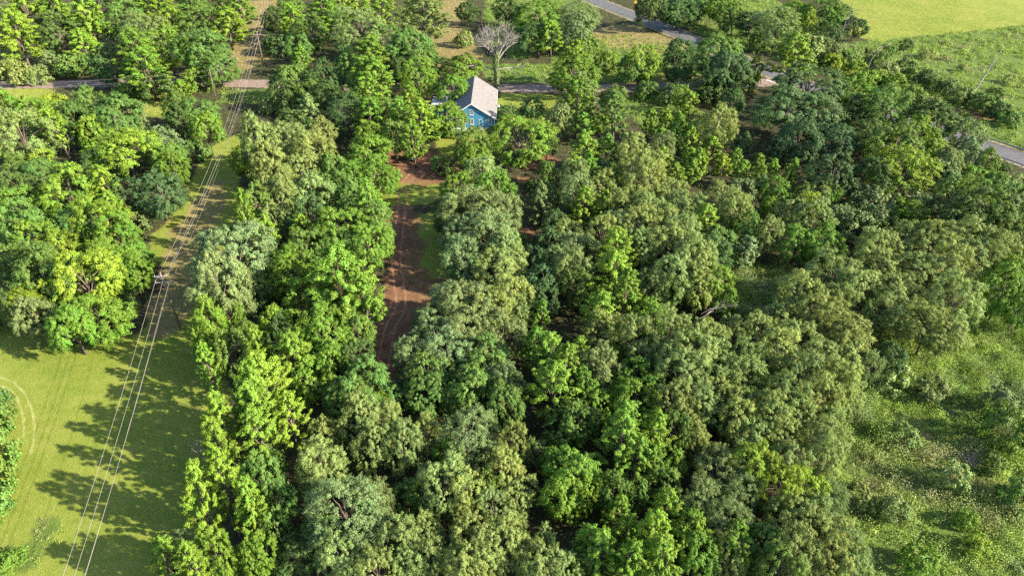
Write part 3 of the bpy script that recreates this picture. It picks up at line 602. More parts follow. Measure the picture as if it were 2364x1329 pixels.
(111.2,169.0,12.1,5.78,'o','D','rightmost dark green broad round tree, tall wood left of the guardrails'),
(100.7,160.2,11.0,5.56,'o','V','vivid green broad round tree, tall wood left of the guardrails'),
(114.1,161.5,9.9,3.37,'o','G','grey-green broad round tree, tall wood left of the guardrails'),
(6.2,126.6,10.4,2.91,'c','G','grey-green conical tree, grove right of the driveway, far end'),
(17.0,152.2,10.5,3.76,'s','V','leftmost vivid green slim young tree, sapling stand, nearer rows'),
(13.6,135.1,12.4,3.66,'p','O','leftmost olive fluffy tree, sapling stand, nearer rows'),
(17.8,141.0,10.3,2.78,'g','V','vivid green clumpy upright tree, sapling stand, nearer rows'),
(22.0,144.4,7.2,2.59,'o','B','blue-green broad round tree, sapling stand, nearer rows'),
(22.5,138.1,9.0,2.75,'o','M','rightmost mid-green broad round tree, sapling stand, nearer rows'),
(23.0,153.4,9.4,3.25,'s','V','rightmost vivid green slim young tree, sapling stand, nearer rows'),
(28.5,150.2,11.8,3.97,'p','O','leftmost olive fluffy tree, sapling stand below the dirt road'),
(28.5,141.0,12.1,4.79,'p','O','middle olive fluffy tree, sapling stand, nearer rows'),
(28.8,132.2,13.2,4.79,'p','O','rightmost olive fluffy tree, sapling stand, nearer rows'),
(36.2,153.0,11.1,3.22,'p','G','grey-green fluffy tree, sapling stand below the dirt road'),
(35.5,145.4,9.6,2.60,'s','L','leftmost lime slim young tree, sapling stand, nearer rows'),
(37.0,141.4,7.8,2.55,'s','L','second-from-left lime slim young tree, sapling stand, nearer rows'),
(40.8,148.3,8.4,2.64,'s','L','third-from-left lime slim young tree, sapling stand, nearer rows'),
(43.7,145.6,9.3,2.60,'s','L','fifth-from-left lime slim young tree, sapling stand, nearer rows'),
(41.2,143.3,7.6,2.58,'s','L','fourth-from-left lime slim young tree, sapling stand, nearer rows'),
(49.6,156.8,7.4,2.65,'s','L','rightmost lime slim young tree, sapling stand below the dirt road'),
(50.1,147.9,7.1,2.11,'s','Y','yellow-green slim young tree, sapling stand, nearer rows'),
(41.0,162.3,7.5,2.72,'s','L','fourth-from-left lime slim young tree, sapling stand below the dirt road'),
(44.3,158.6,9.3,2.66,'s','L','seventh-from-left lime slim young tree, sapling stand below the dirt road'),
(13.7,127.9,12.0,3.52,'p','G','grey-green fluffy tree, plantation centre, far rows'),
(19.4,132.7,10.3,3.63,'p','O','leftmost olive fluffy tree, plantation centre, far rows'),
(25.9,127.8,10.2,4.00,'p','O','third-from-left olive fluffy tree, plantation centre, far rows'),
(33.9,129.1,10.0,4.03,'p','O','fifth-from-left olive fluffy tree, plantation centre, far rows'),
(14.6,124.1,11.2,3.22,'g','L','lime clumpy upright tree, plantation centre, far rows'),
(18.7,124.2,10.1,3.00,'g','Y','yellow-green clumpy upright tree, plantation centre, far rows'),
(27.0,120.7,11.7,4.28,'p','O','fourth-from-left olive fluffy tree, plantation centre, far rows'),
(22.0,124.6,11.0,3.46,'p','O','second-from-left olive fluffy tree, plantation centre, far rows'),
(35.6,124.3,10.8,4.15,'p','O','sixth-from-left olive fluffy tree, plantation centre, far rows'),
(43.9,129.5,9.6,3.81,'p','O','seventh-from-left olive fluffy tree, plantation centre, far rows'),
(44.0,121.5,11.7,3.62,'p','O','eighth-from-left olive fluffy tree, plantation centre, far rows'),
(38.6,116.9,10.9,3.53,'g','Y','yellow-green clumpy upright tree, plantation centre, middle rows'),
(39.6,111.8,9.5,3.87,'o','M','mid-green broad round tree, plantation centre, middle rows'),
(20.9,116.1,10.1,3.52,'p','G','rightmost grey-green fluffy tree, plantation centre, middle rows'),
(9.1,118.9,8.7,2.92,'o','B','rightmost blue-green broad round tree, plantation centre, middle rows'),
(11.1,114.9,9.1,3.29,'p','O','leftmost olive fluffy tree, plantation centre, middle rows'),
(25.0,114.8,11.4,4.13,'p','O','third-from-left olive fluffy tree, plantation centre, middle rows'),
(30.7,116.2,11.4,4.39,'p','O','fifth-from-left olive fluffy tree, plantation centre, middle rows'),
(32.6,110.6,12.9,4.22,'p','O','seventh-from-left olive fluffy tree, plantation centre, middle rows'),
(12.7,107.2,11.1,3.53,'p','G','leftmost grey-green fluffy tree, plantation centre, middle rows'),
(24.6,107.8,11.6,3.12,'p','O','fourth-from-left olive fluffy tree, plantation centre, middle rows'),
(29.6,105.6,12.9,4.50,'p','O','sixth-from-left olive fluffy tree, plantation centre, middle rows'),
(32.2,103.2,12.6,4.03,'p','O','rightmost olive fluffy tree, plantation centre, middle rows'),
(19.2,103.5,13.3,3.63,'g','L','lime clumpy upright tree, plantation centre, middle rows'),
(8.9,104.1,10.2,3.26,'p','O','leftmost olive fluffy tree, plantation centre, near rows'),
(3.2,103.9,9.2,2.45,'o','B','leftmost blue-green broad round tree, grove right of the driveway, middle'),
(17.4,112.1,11.2,3.43,'p','O','second-from-left olive fluffy tree, plantation centre, middle rows'),
(36.8,104.7,11.1,3.27,'o','D','dark green broad round tree, plantation centre, middle rows'),
(-74.2,66.6,6.4,2.67,'b','M','leftmost mid-green leafy shrub, on the left edge of the mown field'),
(-71.2,62.0,6.1,2.57,'b','M','third-from-left mid-green leafy shrub, on the left edge of the mown field'),
(-68.6,57.8,5.6,2.34,'b','M','rightmost mid-green leafy shrub, on the left edge of the mown field'),
(-66.5,54.0,5.0,2.12,'b','M','second-from-left mid-green leafy shrub, on the left edge of the mown field'),
(-77.2,71.4,5.1,2.13,'b','D','dark green leafy shrub, on the left edge of the mown field'),
(-60.1,46.7,2.2,1.59,'b','V','vivid green leafy shrub, on the left edge of the mown field'),
(128.7,224.2,4.3,3.08,'b','D','leftmost dark green leafy shrub, between the paved road and weedy field'),
(130.0,218.8,3.8,2.74,'b','M','fourth-from-left mid-green leafy shrub, between the paved road and weedy field'),
(131.0,213.9,4.2,2.97,'b','D','middle dark green leafy shrub, between the paved road and weedy field'),
(132.6,210.1,3.7,2.65,'b','M','fifth-from-left mid-green leafy shrub, between the paved road and weedy field'),
(133.7,205.4,4.0,2.87,'b','D','rightmost dark green leafy shrub, between the paved road and weedy field'),
(133.5,197.8,4.5,3.19,'b','O','third-from-left olive leafy shrub, between the paved road and weedy field'),
(137.2,196.4,3.9,2.77,'b','D','leftmost dark green leafy shrub, tall wood left of the guardrails'),
(137.6,191.2,4.2,2.97,'b','M','leftmost mid-green leafy shrub, tall wood left of the guardrails'),
(138.3,186.2,3.9,2.79,'b','D','rightmost dark green leafy shrub, tall wood left of the guardrails'),
(139.1,181.6,4.0,2.86,'b','M','rightmost mid-green leafy shrub, tall wood left of the guardrails'),
(142.7,252.2,2.9,2.10,'b','D','dark green leafy shrub, top right woods by the hayfield'),
(145.4,241.8,3.1,2.19,'b','O','second-from-left olive leafy shrub, between the paved road and weedy field'),
(134.1,246.4,3.3,2.38,'b','M','rightmost mid-green leafy shrub, top right woods by the hayfield'),
(150.2,227.3,2.1,1.49,'b','O','fourth-from-left olive leafy shrub, between the paved road and weedy field'),
(159.5,216.6,2.4,1.72,'b','O','rightmost olive leafy shrub, between the paved road and weedy field'),
(147.9,203.8,2.9,2.04,'b','M','rightmost mid-green leafy shrub, between the paved road and weedy field'),
(103.6,240.6,6.5,4.65,'b','O','olive leafy shrub, top right woods by the hayfield'),
(109.2,241.4,6.0,4.28,'b','G','grey-green leafy shrub, top right woods by the hayfield'),
(110.6,234.9,4.8,3.43,'b','G','leftmost grey-green leafy shrub, between the paved road and weedy field'),
(113.8,231.9,5.3,3.77,'b','M','leftmost mid-green leafy shrub, between the paved road and weedy field'),
(123.5,237.2,4.8,3.46,'b','O','leftmost olive leafy shrub, between the paved road and weedy field'),
(109.2,211.5,4.4,3.15,'b','V','leftmost vivid green leafy shrub, between the paved road and weedy field'),
(119.5,218.1,5.0,3.59,'b','G','rightmost grey-green leafy shrub, between the paved road and weedy field'),
(119.2,209.6,4.4,3.13,'b','V','rightmost vivid green leafy shrub, between the paved road and weedy field'),
(119.2,196.9,4.6,3.31,'b','M','third-from-left mid-green leafy shrub, between the paved road and weedy field'),
(121.3,193.3,4.1,2.94,'b','O','olive leafy shrub, tall wood left of the guardrails'),
(111.6,141.3,4.3,3.09,'b','M','mid-green leafy shrub, below the guardrails'),
(96.5,133.2,4.1,2.96,'b','D','dark green leafy shrub, below the guardrails'),
(108.2,145.8,3.7,2.63,'b','V','vivid green leafy shrub, hollow left of the guardrails'),
(117.1,142.7,3.3,2.33,'b','O','olive leafy shrub, below the guardrails'),
(40.3,201.5,4.7,3.37,'b','M','rightmost mid-green leafy shrub, along the dirt road right of house'),
(47.7,199.0,4.7,3.33,'b','D','leftmost dark green leafy shrub, along the dirt road right of house'),
(30.9,199.6,4.2,3.01,'b','M','leftmost mid-green leafy shrub, along the dirt road right of house'),
(59.0,197.9,5.6,3.98,'b','D','rightmost dark green leafy shrub, along the dirt road right of house'),
(60.9,183.5,11.1,3.71,'o','D','rightmost dark green broad round tree, along the dirt road right of house'),
(-1.5,186.6,3.6,2.54,'b','D','leftmost dark green leafy shrub, beside the blue house'),
(6.0,190.0,4.1,2.90,'b','D','rightmost dark green leafy shrub, beside the blue house'),
(8.6,158.5,9.0,2.49,'o','D','dark green broad round tree, sapling stand below the dirt road'),
(8.3,144.1,7.9,2.58,'o','M','leftmost mid-green broad round tree, sapling stand, nearer rows'),
(5.3,142.6,2.9,2.07,'b','D','dark green leafy shrub, grove right of the driveway, far end'),
(8.7,130.7,8.7,2.16,'o','D','dark green broad round tree, plantation centre, far rows'),
(7.4,112.9,7.9,2.39,'o','B','leftmost blue-green broad round tree, plantation centre, middle rows'),
(2.0,118.2,2.5,1.82,'b','M','mid-green leafy shrub, grove right of the driveway, middle'),
(-17.1,152.3,3.4,2.45,'b','M','mid-green leafy shrub, grove right of the driveway, far end'),
(-54.3,168.0,8.0,2.90,'o','D','middle dark green broad round tree, left of the house, nearer the camera'),
(65.2,55.6,4.2,2.01,'b','M','rightmost mid-green leafy shrub, on the right edge of the photo'),
(71.6,71.8,4.2,1.98,'b','G','grey-green leafy shrub, on the right edge of the photo'),
(65.2,61.5,2.5,1.37,'b','D','dark green leafy shrub, on the right edge of the photo'),
(63.8,75.1,3.7,2.04,'b','G','rightmost grey-green leafy shrub, standing in the right-hand brush'),
(55.7,66.0,2.9,1.58,'b','O','middle olive leafy shrub, standing in the right-hand brush'),
(48.2,53.7,3.1,1.56,'b','G','leftmost grey-green leafy shrub, standing in the right-hand brush'),
(-15.2,174.2,3.0,2.17,'b','M','mid-green leafy shrub, beside the blue house'),
(-21.2,174.1,4.2,3.01,'b','V','vivid green leafy shrub, beside the blue house'),
]
ZONES = {
'grass': [[(-112.59, 93.53), (-89.43, 92.93), (-78.43, 89.41), (-66.71, 88.05), (-63.17, 89.98), (-67.51, 107.47), (-74.99, 120.0), (-75.59, 138.67), (-78.67, 151.93), (-78.62, 169.91), (-74.49, 178.61), (-64.47, 147.31), (-57.52, 120.0), (-53.01, 99.2), (-44.61, 76.86), (-39.35, 63.18), (-38.82, 53.36), (-38.63, 41.89), (-73.2, 41.89)], [(167.82, 381.88), (340.59, 381.88), (274.08, 296.75), (204.63, 282.3), (168.06, 266.69), (137.05, 259.96), (130.3, 271.33)], [(-21.25, 172.74), (-12.88, 179.83), (-3.83, 178.61), (-2.54, 169.91), (-13.09, 154.32), (-19.35, 164.46)], [(-30.27, 147.31), (-16.89, 148.45), (-15.0, 137.64), (-29.02, 132.66)], [(-22.3, 132.66), (-11.73, 132.66), (-9.31, 107.47), (-7.91, 96.63), (-17.53, 96.0), (-19.71, 107.47)], [(-4.31, 207.4), (14.43, 205.51), (10.68, 181.67), (-3.88, 181.67)], [(-126.77, 207.4), (-104.65, 209.32), (-96.78, 186.4), (-116.13, 190.66)], [(-176.37, 213.24), (-143.66, 211.26), (-135.3, 198.22), (-164.16, 194.73)]],
'dry': [[(-120.84, 326.47), (-105.17, 326.47), (-83.23, 244.31), (-93.15, 219.34), (-101.82, 249.35)], [(-35.65, 326.47), (-19.98, 326.47), (-21.2, 283.57), (-9.52, 244.31), (-24.77, 225.72), (-30.5, 254.56)], [(-72.18, 142.9), (-69.13, 151.93), (-58.82, 113.5), (-56.17, 99.2), (-57.75, 89.41), (-62.42, 88.27), (-67.51, 107.47), (-71.85, 120.0)], [(30.36, 277.34), (47.01, 286.77), (67.99, 254.56), (58.05, 244.31), (34.63, 254.56)], [(28.83, 215.24), (54.43, 225.72), (81.33, 219.34), (75.09, 207.4), (29.47, 208.55)], [(43.41, 111.95), (54.87, 110.43), (51.04, 96.63), (39.52, 94.14)], [(57.09, 72.25), (61.64, 69.64), (57.22, 63.18), (53.53, 67.14)]],
'dirt': [[(-33.45, 168.52), (-25.28, 167.15), (-13.48, 160.55), (-13.24, 148.45), (-18.61, 144.64), (-28.04, 146.19), (-31.86, 154.32)], [(-29.64, 136.62), (-21.67, 135.62), (-18.55, 120.0), (-16.68, 110.43), (-15.28, 100.52), (-15.28, 96.63), (-16.66, 91.74), (-17.32, 84.97), (-17.99, 76.86), (-23.05, 76.86), (-23.78, 89.41), (-24.22, 99.2), (-26.05, 113.5)], [(-15.13, 107.47), (-10.14, 107.47), (-9.62, 99.2), (-14.48, 100.52)], [(-0.22, 160.55), (12.07, 163.14), (12.73, 155.54), (0.32, 153.84)], [(1.37, 150.06), (6.11, 150.76), (5.98, 146.19), (1.85, 145.52)], [(3.08, 127.01), (5.87, 127.01), (5.2, 120.0), (3.23, 120.0)], [(122.78, 151.93), (135.1, 145.08), (131.45, 139.71), (120.7, 148.45)], [(130.62, 196.46), (152.2, 184.8), (149.23, 180.13), (127.59, 190.66)]],
'lush': [[(-62.23, 53.69), (-56.9, 53.04), (-55.3, 49.52), (-58.57, 50.12)], [(-61.96, 49.52), (-57.43, 49.52), (-56.34, 46.62), (-60.57, 47.19)], [(27.71, 204.76), (50.36, 204.76), (64.33, 169.91), (37.6, 175.64)], [(-93.0, 210.87), (-71.18, 210.87), (-70.38, 198.22), (-88.56, 198.22)], [(13.98, 254.56), (31.2, 268.41), (44.88, 271.33), (69.34, 253.51), (52.79, 217.27), (15.08, 217.27)], [(-19.05, 249.35), (-9.22, 234.72), (16.05, 234.72), (15.04, 216.46), (-5.85, 216.46)], [(-12.41, 334.71), (35.62, 334.71), (34.41, 283.57), (2.72, 239.44), (-10.02, 259.96)], [(53.62, 334.71), (115.65, 334.71), (129.98, 283.57), (103.44, 246.81), (81.58, 251.94), (70.64, 274.31)], [(58.05, 244.31), (82.94, 234.72), (76.29, 221.43), (53.6, 221.43)], [(116.04, 259.96), (138.26, 262.73), (205.4, 283.57), (274.08, 296.75), (157.34, 147.31), (133.76, 165.8), (125.94, 175.05), (115.63, 190.66), (107.17, 203.65), (102.1, 230.15)], [(69.27, 99.2), (109.59, 107.47), (63.41, 39.39), (34.54, 39.39), (41.92, 53.36), (43.62, 63.95), (49.68, 74.98), (59.25, 84.97)], [(43.41, 111.95), (54.87, 110.43), (51.04, 96.63), (39.52, 94.14)]],
}

COL = scene.collection
# ------------------------------------------------------------------ helpers
def tag(o, label=None, cat=None, group=None, kind=None):
    if label: o['label'] = label
    if cat: o['category'] = cat
    if group: o['group'] = group
    if kind: o['kind'] = kind
    return o
def empty(name, loc=(0, 0, 0), rz=0.0, sc=(1, 1, 1)):
    o = bpy.data.objects.new(name, None); COL.objects.link(o)
    o.location = loc; o.rotation_euler = (0, 0, rz); o.scale = sc; o.empty_display_size = .3
    return o
def link(name, me, parent=None, mat=None):
    o = bpy.data.objects.new(name, me); COL.objects.link(o)
    if parent: o.parent = parent
    if mat and not me.materials: me.materials.append(mat)
    return o
def np_mesh(name, V, Fc, attrs=None, smooth=False):
    """V (n,3), Fc (m,k) with k = 3 or 4; attrs: {name: per-vertex floats}"""
    me = bpy.data.meshes.new(name); n, m, k = len(V), len(Fc), Fc.shape[1]
    me.vertices.add(n); me.vertices.foreach_set('co', np.ascontiguousarray(V, np.float32).ravel())
    me.loops.add(m * k); me.loops.foreach_set('vertex_index', np.ascontiguousarray(Fc, np.int32).ravel())
    me.polygons.add(m); me.polygons.foreach_set('loop_start', np.arange(0, m * k, k, dtype=np.int32))
    me.update(calc_edges=True)
    if smooth: me.polygons.foreach_set('use_smooth', np.ones(m, bool))
    for an, av in (attrs or {}).items():
        a = me.attributes.new(an, 'FLOAT', 'POINT'); a.data.foreach_set('value', np.ascontiguousarray(av, np.float32))
    return me
class MB:
    """collects boxes, prisms and tubes into one mesh"""
    def __init__(s): s.v = []; s.f = []
    def add(s, vs, fs):
        b = len(s.v); s.v += [tuple(p) for p in vs]; s.f += [tuple(b + i for i in f) for f in fs]; return s
    def box(s, x0, x1, y0, y1, z0, z1):
        return s.add([(x0,y0,z0),(x1,y0,z0),(x1,y1,z0),(x0,y1,z0),(x0,y0,z1),(x1,y0,z1),(x1,y1,z1),(x0,y1,z1)],
                     [(3,2,1,0),(4,5,6,7),(0,1,5,4),(1,2,6,5),(2,3,7,6),(3,0,4,7)])
    def tube(s, pts, rad, n=6, cap=True):
        pts = [Vector(p) for p in pts]
        if not isinstance(rad, (list, tuple)): rad = [rad] * len(pts)
        rings = []
        for i, p in enumerate(pts):
            d = (pts[min(i + 1, len(pts) - 1)] - pts[max(i - 1, 0)]).normalized()
            a = d.cross(Vector((0.31, 0.17, 0.93)) if abs(d.z) < .9 else Vector((1, 0.2, 0))).normalized(); b = d.cross(a)
            base = len(s.v)
            for k in range(n):
                t = 2 * math.pi * k / n
                s.v.append(tuple(p + (a * math.cos(t) + b * math.sin(t)) * rad[i]))
            rings.append(base)
        for i in range(len(pts) - 1):
            for k in range(n):
                s.f.append((rings[i] + k, rings[i] + (k + 1) % n, rings[i + 1] + (k + 1) % n, rings[i + 1] + k))
        if cap:
            s.f.append(tuple(rings[0] + k for k in range(n))[::-1]); s.f.append(tuple(rings[-1] + k for k in range(n)))
        return s
    def extrude(s, poly, y0, y1):
        """polygon in (x, z) pushed along y"""
        n = len(poly)
        return s.add([(x, y0, z) for x, z in poly] + [(x, y1, z) for x, z in poly],
                     [tuple(range(n)), tuple(range(2 * n - 1, n - 1, -1))] + [(i, n + i, n + (i + 1) % n, (i + 1) % n) for i in range(n)])
    def mesh(s, name, mat=None, smooth=False):
        me = bpy.data.meshes.new(name); me.from_pydata(s.v, [], s.f); me.update()
        if smooth: me.polygons.foreach_set('use_smooth', [True] * len(me.polygons))
        if mat: me.materials.append(mat)
        return me
    def build(s, name, mat, parent=None, smooth=False): return link(name, s.mesh(name, mat, smooth), parent)

# ------------------------------------------------------------------ materials
def new_mat(name):
    m = bpy.data.materials.new(name); m.use_nodes = True; n = m.node_tree
    return m, n, n.nodes['Principled BSDF'], n.nodes['Material Output']
def N(n, t, **kw):
    d = n.nodes.new(t)
    for k, v in kw.items(): setattr(d, k, v)
    return d
def mathn(n, op, a, b=None, clamp=False):
    d = N(n, 'ShaderNodeMath', operation=op, use_clamp=clamp)
    for i, x in enumerate((a, b)):
        if x is None: continue
        if hasattr(x, 'links'): n.links.new(x, d.inputs[i])
        else: d.inputs[i].default_value = x
    return d.outputs[0]
def mixc(n, fac, a, b, mode='MIX'):
    d = N(n, 'ShaderNodeMix', data_type='RGBA', blend_type=mode, clamp_factor=True)
    for i, x in zip((0, 6, 7), (fac, a, b)):
        if hasattr(x, 'links'): n.links.new(x, d.inputs[i])
        elif i == 0: d.inputs[0].default_value = x
        else: d.inputs[i].default_value = (*x, 1)
    return d.outputs[2]
def noise(n, scale, detail=4, rough=.6, vec=None):
    d = N(n, 'ShaderNodeTexNoise'); d.inputs['Scale'].default_value = scale
    d.inputs['Detail'].default_value = detail; d.inputs['Roughness'].default_value = rough
    if vec is not None: n.links.new(vec, d.inputs['Vector'])
    return d.outputs['Fac']
def ramp(n, fac, stops):
    d = N(n, 'ShaderNodeValToRGB'); n.links.new(fac, d.inputs[0]); e = d.color_ramp.elements
    while len(e) < len(stops): e.new(.5)
    for q, (p, c) in zip(e, stops): q.position = p; q.color = (*c, 1)
    return d.outputs[0]
def simple_mat(name, col, rough=.7, var=.25, scale=3.0, metal=0.0, bump=0.0, spec=.4):
    m, n, b, o = new_mat(name)
    tc = N(n, 'ShaderNodeTexCoord')
    f = noise(n, scale, 5, .65, tc.outputs['Object'])
    lo = tuple(c * (1 - var) for c in col); hi = tuple(min(1, c * (1 + var)) for c in col)
    n.links.new(ramp(n, f, [(.3, lo), (.7, hi)]), b.inputs['Base Color'])
    b.inputs['Roughness'].default_value = rough; b.inputs['Metallic'].default_value = metal
    b.inputs['Specular IOR Level'].default_value = spec
    if bump:
        bp = N(n, 'ShaderNodeBump'); bp.inputs['Strength'].default_value = bump; bp.inputs['Distance'].default_value = .05
        n.links.new(noise(n, scale * 4, 4, .7, tc.outputs['Object']), bp.inputs['Height']); n.links.new(bp.outputs[0], b.inputs['Normal'])
    return m
def leaf_mat(name, use_object_colour=True, ramp_stops=None, var=.75):
    """thin leaves: colour of the plant x leaf-to-leaf variation, part of the light passes through"""
    m, n, b, o = new_mat(name)
    lr = N(n, 'ShaderNodeAttribute', attribute_name='leaf'); cr = N(n, 'ShaderNodeAttribute', attribute_name='clump')
    if use_object_colour:
        oi = N(n, 'ShaderNodeObjectInfo'); base = oi.outputs['Color']
    else:
        base = ramp(n, cr.outputs['Fac'], ramp_stops)
    hsv = N(n, 'ShaderNodeHueSaturation'); n.links.new(base, hsv.inputs['Color'])
    big = noise(n, .33, 3, .6, N(n, 'ShaderNodeTexCoord').outputs['Object'])        # branch-to-branch variation
    hue = mathn(n, 'ADD', mathn(n, 'MULTIPLY', cr.outputs['Fac'], -.03 if use_object_colour else 0.0), .512 if use_object_colour else .5)
    n.links.new(mathn(n, 'ADD', hue, mathn(n, 'MULTIPLY', mathn(n, 'SUBTRACT', big, .5), .06)), hsv.inputs['Hue'])
    hsv.inputs['Saturation'].default_value = 1.0
    val = mathn(n, 'ADD', mathn(n, 'MULTIPLY', lr.outputs['Fac'], var), 1 - var / 2)
    n.links.new(mathn(n, 'MULTIPLY', val, mathn(n, 'ADD', mathn(n, 'MULTIPLY', big, .7), .65)), hsv.inputs['Value'])
    c = hsv.outputs[0]
    n.links.new(c, b.inputs['Base Color']); b.inputs['Roughness'].default_value = .6; b.inputs['Specular IOR Level'].default_value = .2
    tr = N(n, 'ShaderNodeBsdfTranslucent'); n.links.new(mixc(n, 1.0, c, (1.25, 1.15, .55), 'MULTIPLY'), tr.inputs['Color'])
    mx = N(n, 'ShaderNodeMixShader'); mx.inputs[0].default_value = .27
    n.links.new(b.outputs[0], mx.inputs[1]); n.links.new(tr.outputs[0], mx.inputs[2]); n.links.new(mx.outputs[0], o.inputs[0])
    return m
LEAF = leaf_mat('foliage')
BARK = simple_mat('bark', (0.098, 0.075, 0.060), .9, .4, 2.5, bump=.5)
DEADWOOD = simple_mat('weathered_wood', (.185, .165, .16), .9, .35, 2.0, bump=.4)
POLEWOOD = simple_mat('pole_wood', (0.128, 0.090, 0.068), .85, .3, 3.0, bump=.3)
ARMWOOD = simple_mat('grey_crossarm_wood', (.20, .195, .20), .8, .25, 4.0)
PORCELAIN = simple_mat('insulator_glaze', (0.315, 0.247, 0.247), .3, .15, 5.0)
WIRE = simple_mat('aluminium_wire', (0.300, 0.255, 0.255), .5, .1, 2.0, metal=.2)

# ------------------------------------------------------------------ region tests on the ground plane
def inside(px, py, poly):
    res = np.zeros(px.shape, bool); q = np.array(poly); x0, y0 = q[-1]
    for x1, y1 in q:
        c = ((y1 > py) != (y0 > py)) & (px < (x0 - x1) * (py - y1) / (y0 - y1 + 1e-12) + x1)
        res ^= c; x0, y0 = x1, y1
    return res
def in_zone(px, py, name):
    r = np.zeros(px.shape, bool)
    for p in ZONES[name]: r |= inside(px, py, p)
    return r
def vnoise(x, y, s, seed=0):
    """smooth value noise in 0..1"""
    r = np.random.default_rng(seed).random((97, 97))
    gx, gy = x / s, y / s; ix, iy = np.floor(gx).astype(int), np.floor(gy).astype(int)
    fx, fy = gx - ix, gy - iy; fx = fx * fx * (3 - 2 * fx); fy = fy * fy * (3 - 2 * fy)
    g = lambda a, b: r[a % 97, b % 97]
    return (g(ix, iy) * (1 - fx) + g(ix + 1, iy) * fx) * (1 - fy) + (g(ix, iy + 1) * (1 - fx) + g(ix + 1, iy + 1) * fx) * fy

# ------------------------------------------------------------------ ground: one sheet to the horizon, cover type painted per vertex
far = [3200, 1800, 1000, 650, 450, 340]
xs = np.array([-v for v in far] + [-280] + list(np.arange(-230, 231, 1.3)) + [280] + far[::-1])
ys = np.array([-3000, -1500, -700, -300, -120, -40, 0, 20] + list(np.arange(30, 361, 1.3)) + [400, 460, 560, 750, 1100, 1800, 3200, 5000])
gx, gy = np.meshgrid(xs, ys, indexing='ij')
masks = {}
for zname in ZONES:
    jx = gx + (vnoise(gx, gy, 5, 3) - .5) * 3 + (vnoise(gx, gy, 2, 4) - .5) * 1.5
    jy = gy + (vnoise(gx, gy, 5, 5) - .5) * 3 + (vnoise(gx, gy, 2, 6) - .5) * 1.5
    mk = in_zone(jx, jy, zname).astype(float)
    for _ in range(2):
        mk[1:-1, 1:-1] = (mk[1:-1, 1:-1] * 2 + mk[:-2, 1:-1] + mk[2:, 1:-1] + mk[1:-1, :-2] + mk[1:-1, 2:]) / 6
    masks[zname] = mk
nx, ny = gx.shape
idx = np.arange(nx * ny).reshape(nx, ny)
quads = np.stack([idx[:-1, :-1], idx[1:, :-1], idx[1:, 1:], idx[:-1, 1:]], -1).reshape(-1, 4)
gme = np_mesh('ground', np.stack([gx, gy, gx * 0], -1).reshape(-1, 3), quads, {k: v.ravel() for k, v in masks.items()})
def ground_mat():
    m, n, b, o = new_mat('ground_cover')
    tc = N(n, 'ShaderNodeTexCoord').outputs['Object']
    nb, nm, nf = noise(n, .05, 4, .6, tc), noise(n, .5, 6, .7, tc), noise(n, 5.0, 4, .75, tc)
    att = lambda a: N(n, 'ShaderNodeAttribute', attribute_name=a).outputs['Fac']
    def edge(a, k=.9):      # ragged border
        return mathn(n, 'MULTIPLY', mathn(n, 'SUBTRACT', mathn(n, 'ADD', att(a), mathn(n, 'MULTIPLY', mathn(n, 'SUBTRACT', nm, .5), k)), .38), 4.0, True)
    litter = ramp(n, nm, [(.3, (.03, .028, .018)), (.52, (.06, .055, .028)), (.72, (.055, .078, .025))])
    grass = mixc(n, nf, ramp(n, nm, [(.3, (.10, .155, .022)), (.5, (.18, .215, .036)), (.72, (.26, .24, .08))]),
                 ramp(n, nb, [(.35, (.11, .17, .02)), (.65, (.24, .25, .055))]))
    dry = ramp(n, nm, [(.25, (.11, .105, .035)), (.5, (.20, .16, .07)), (.8, (.29, .215, .12))])
    dirt = ramp(n, nm, [(.25, (.085, .046, .028)), (.5, (.17, .086, .05)), (.75, (.26, .14, .085))])
    lush = mixc(n, nf, ramp(n, nm, [(.3, (.045, .08, .016)), (.6, (.095, .15, .028)), (.8, (.13, .145, .045))]), (.10, .145, .034))
    c = mixc(n, edge('grass'), litter, grass)
    c = mixc(n, edge('lush'), c, lush)
    c = mixc(n, mathn(n, 'MULTIPLY', edge('dry', 1.3), .85), c, dry)
    c = mixc(n, mathn(n, 'MULTIPLY', edge('dirt', 1.9), .9), c, dirt)
    c = mixc(n, .45, c, ramp(n, nf, [(.3, (.35, .35, .35)), (.7, (1, 1, 1))]), 'MULTIPLY')
    n.links.new(c, b.inputs['Base Color']); b.inputs['Roughness'].default_value = .95; b.inputs['Specular IOR Level'].default_value = .1
    bp = N(n, 'ShaderNodeBump'); bp.inputs['Strength'].default_value = .9; bp.inputs['Distance'].default_value = .15
    n.links.new(mathn(n, 'ADD', mathn(n, 'MULTIPLY', nm, .6), nf), bp.inputs['Height']); n.links.new(bp.outputs[0], b.inputs['Normal'])
    return m
tag(link('ground', gme, None, ground_mat()), kind='structure')

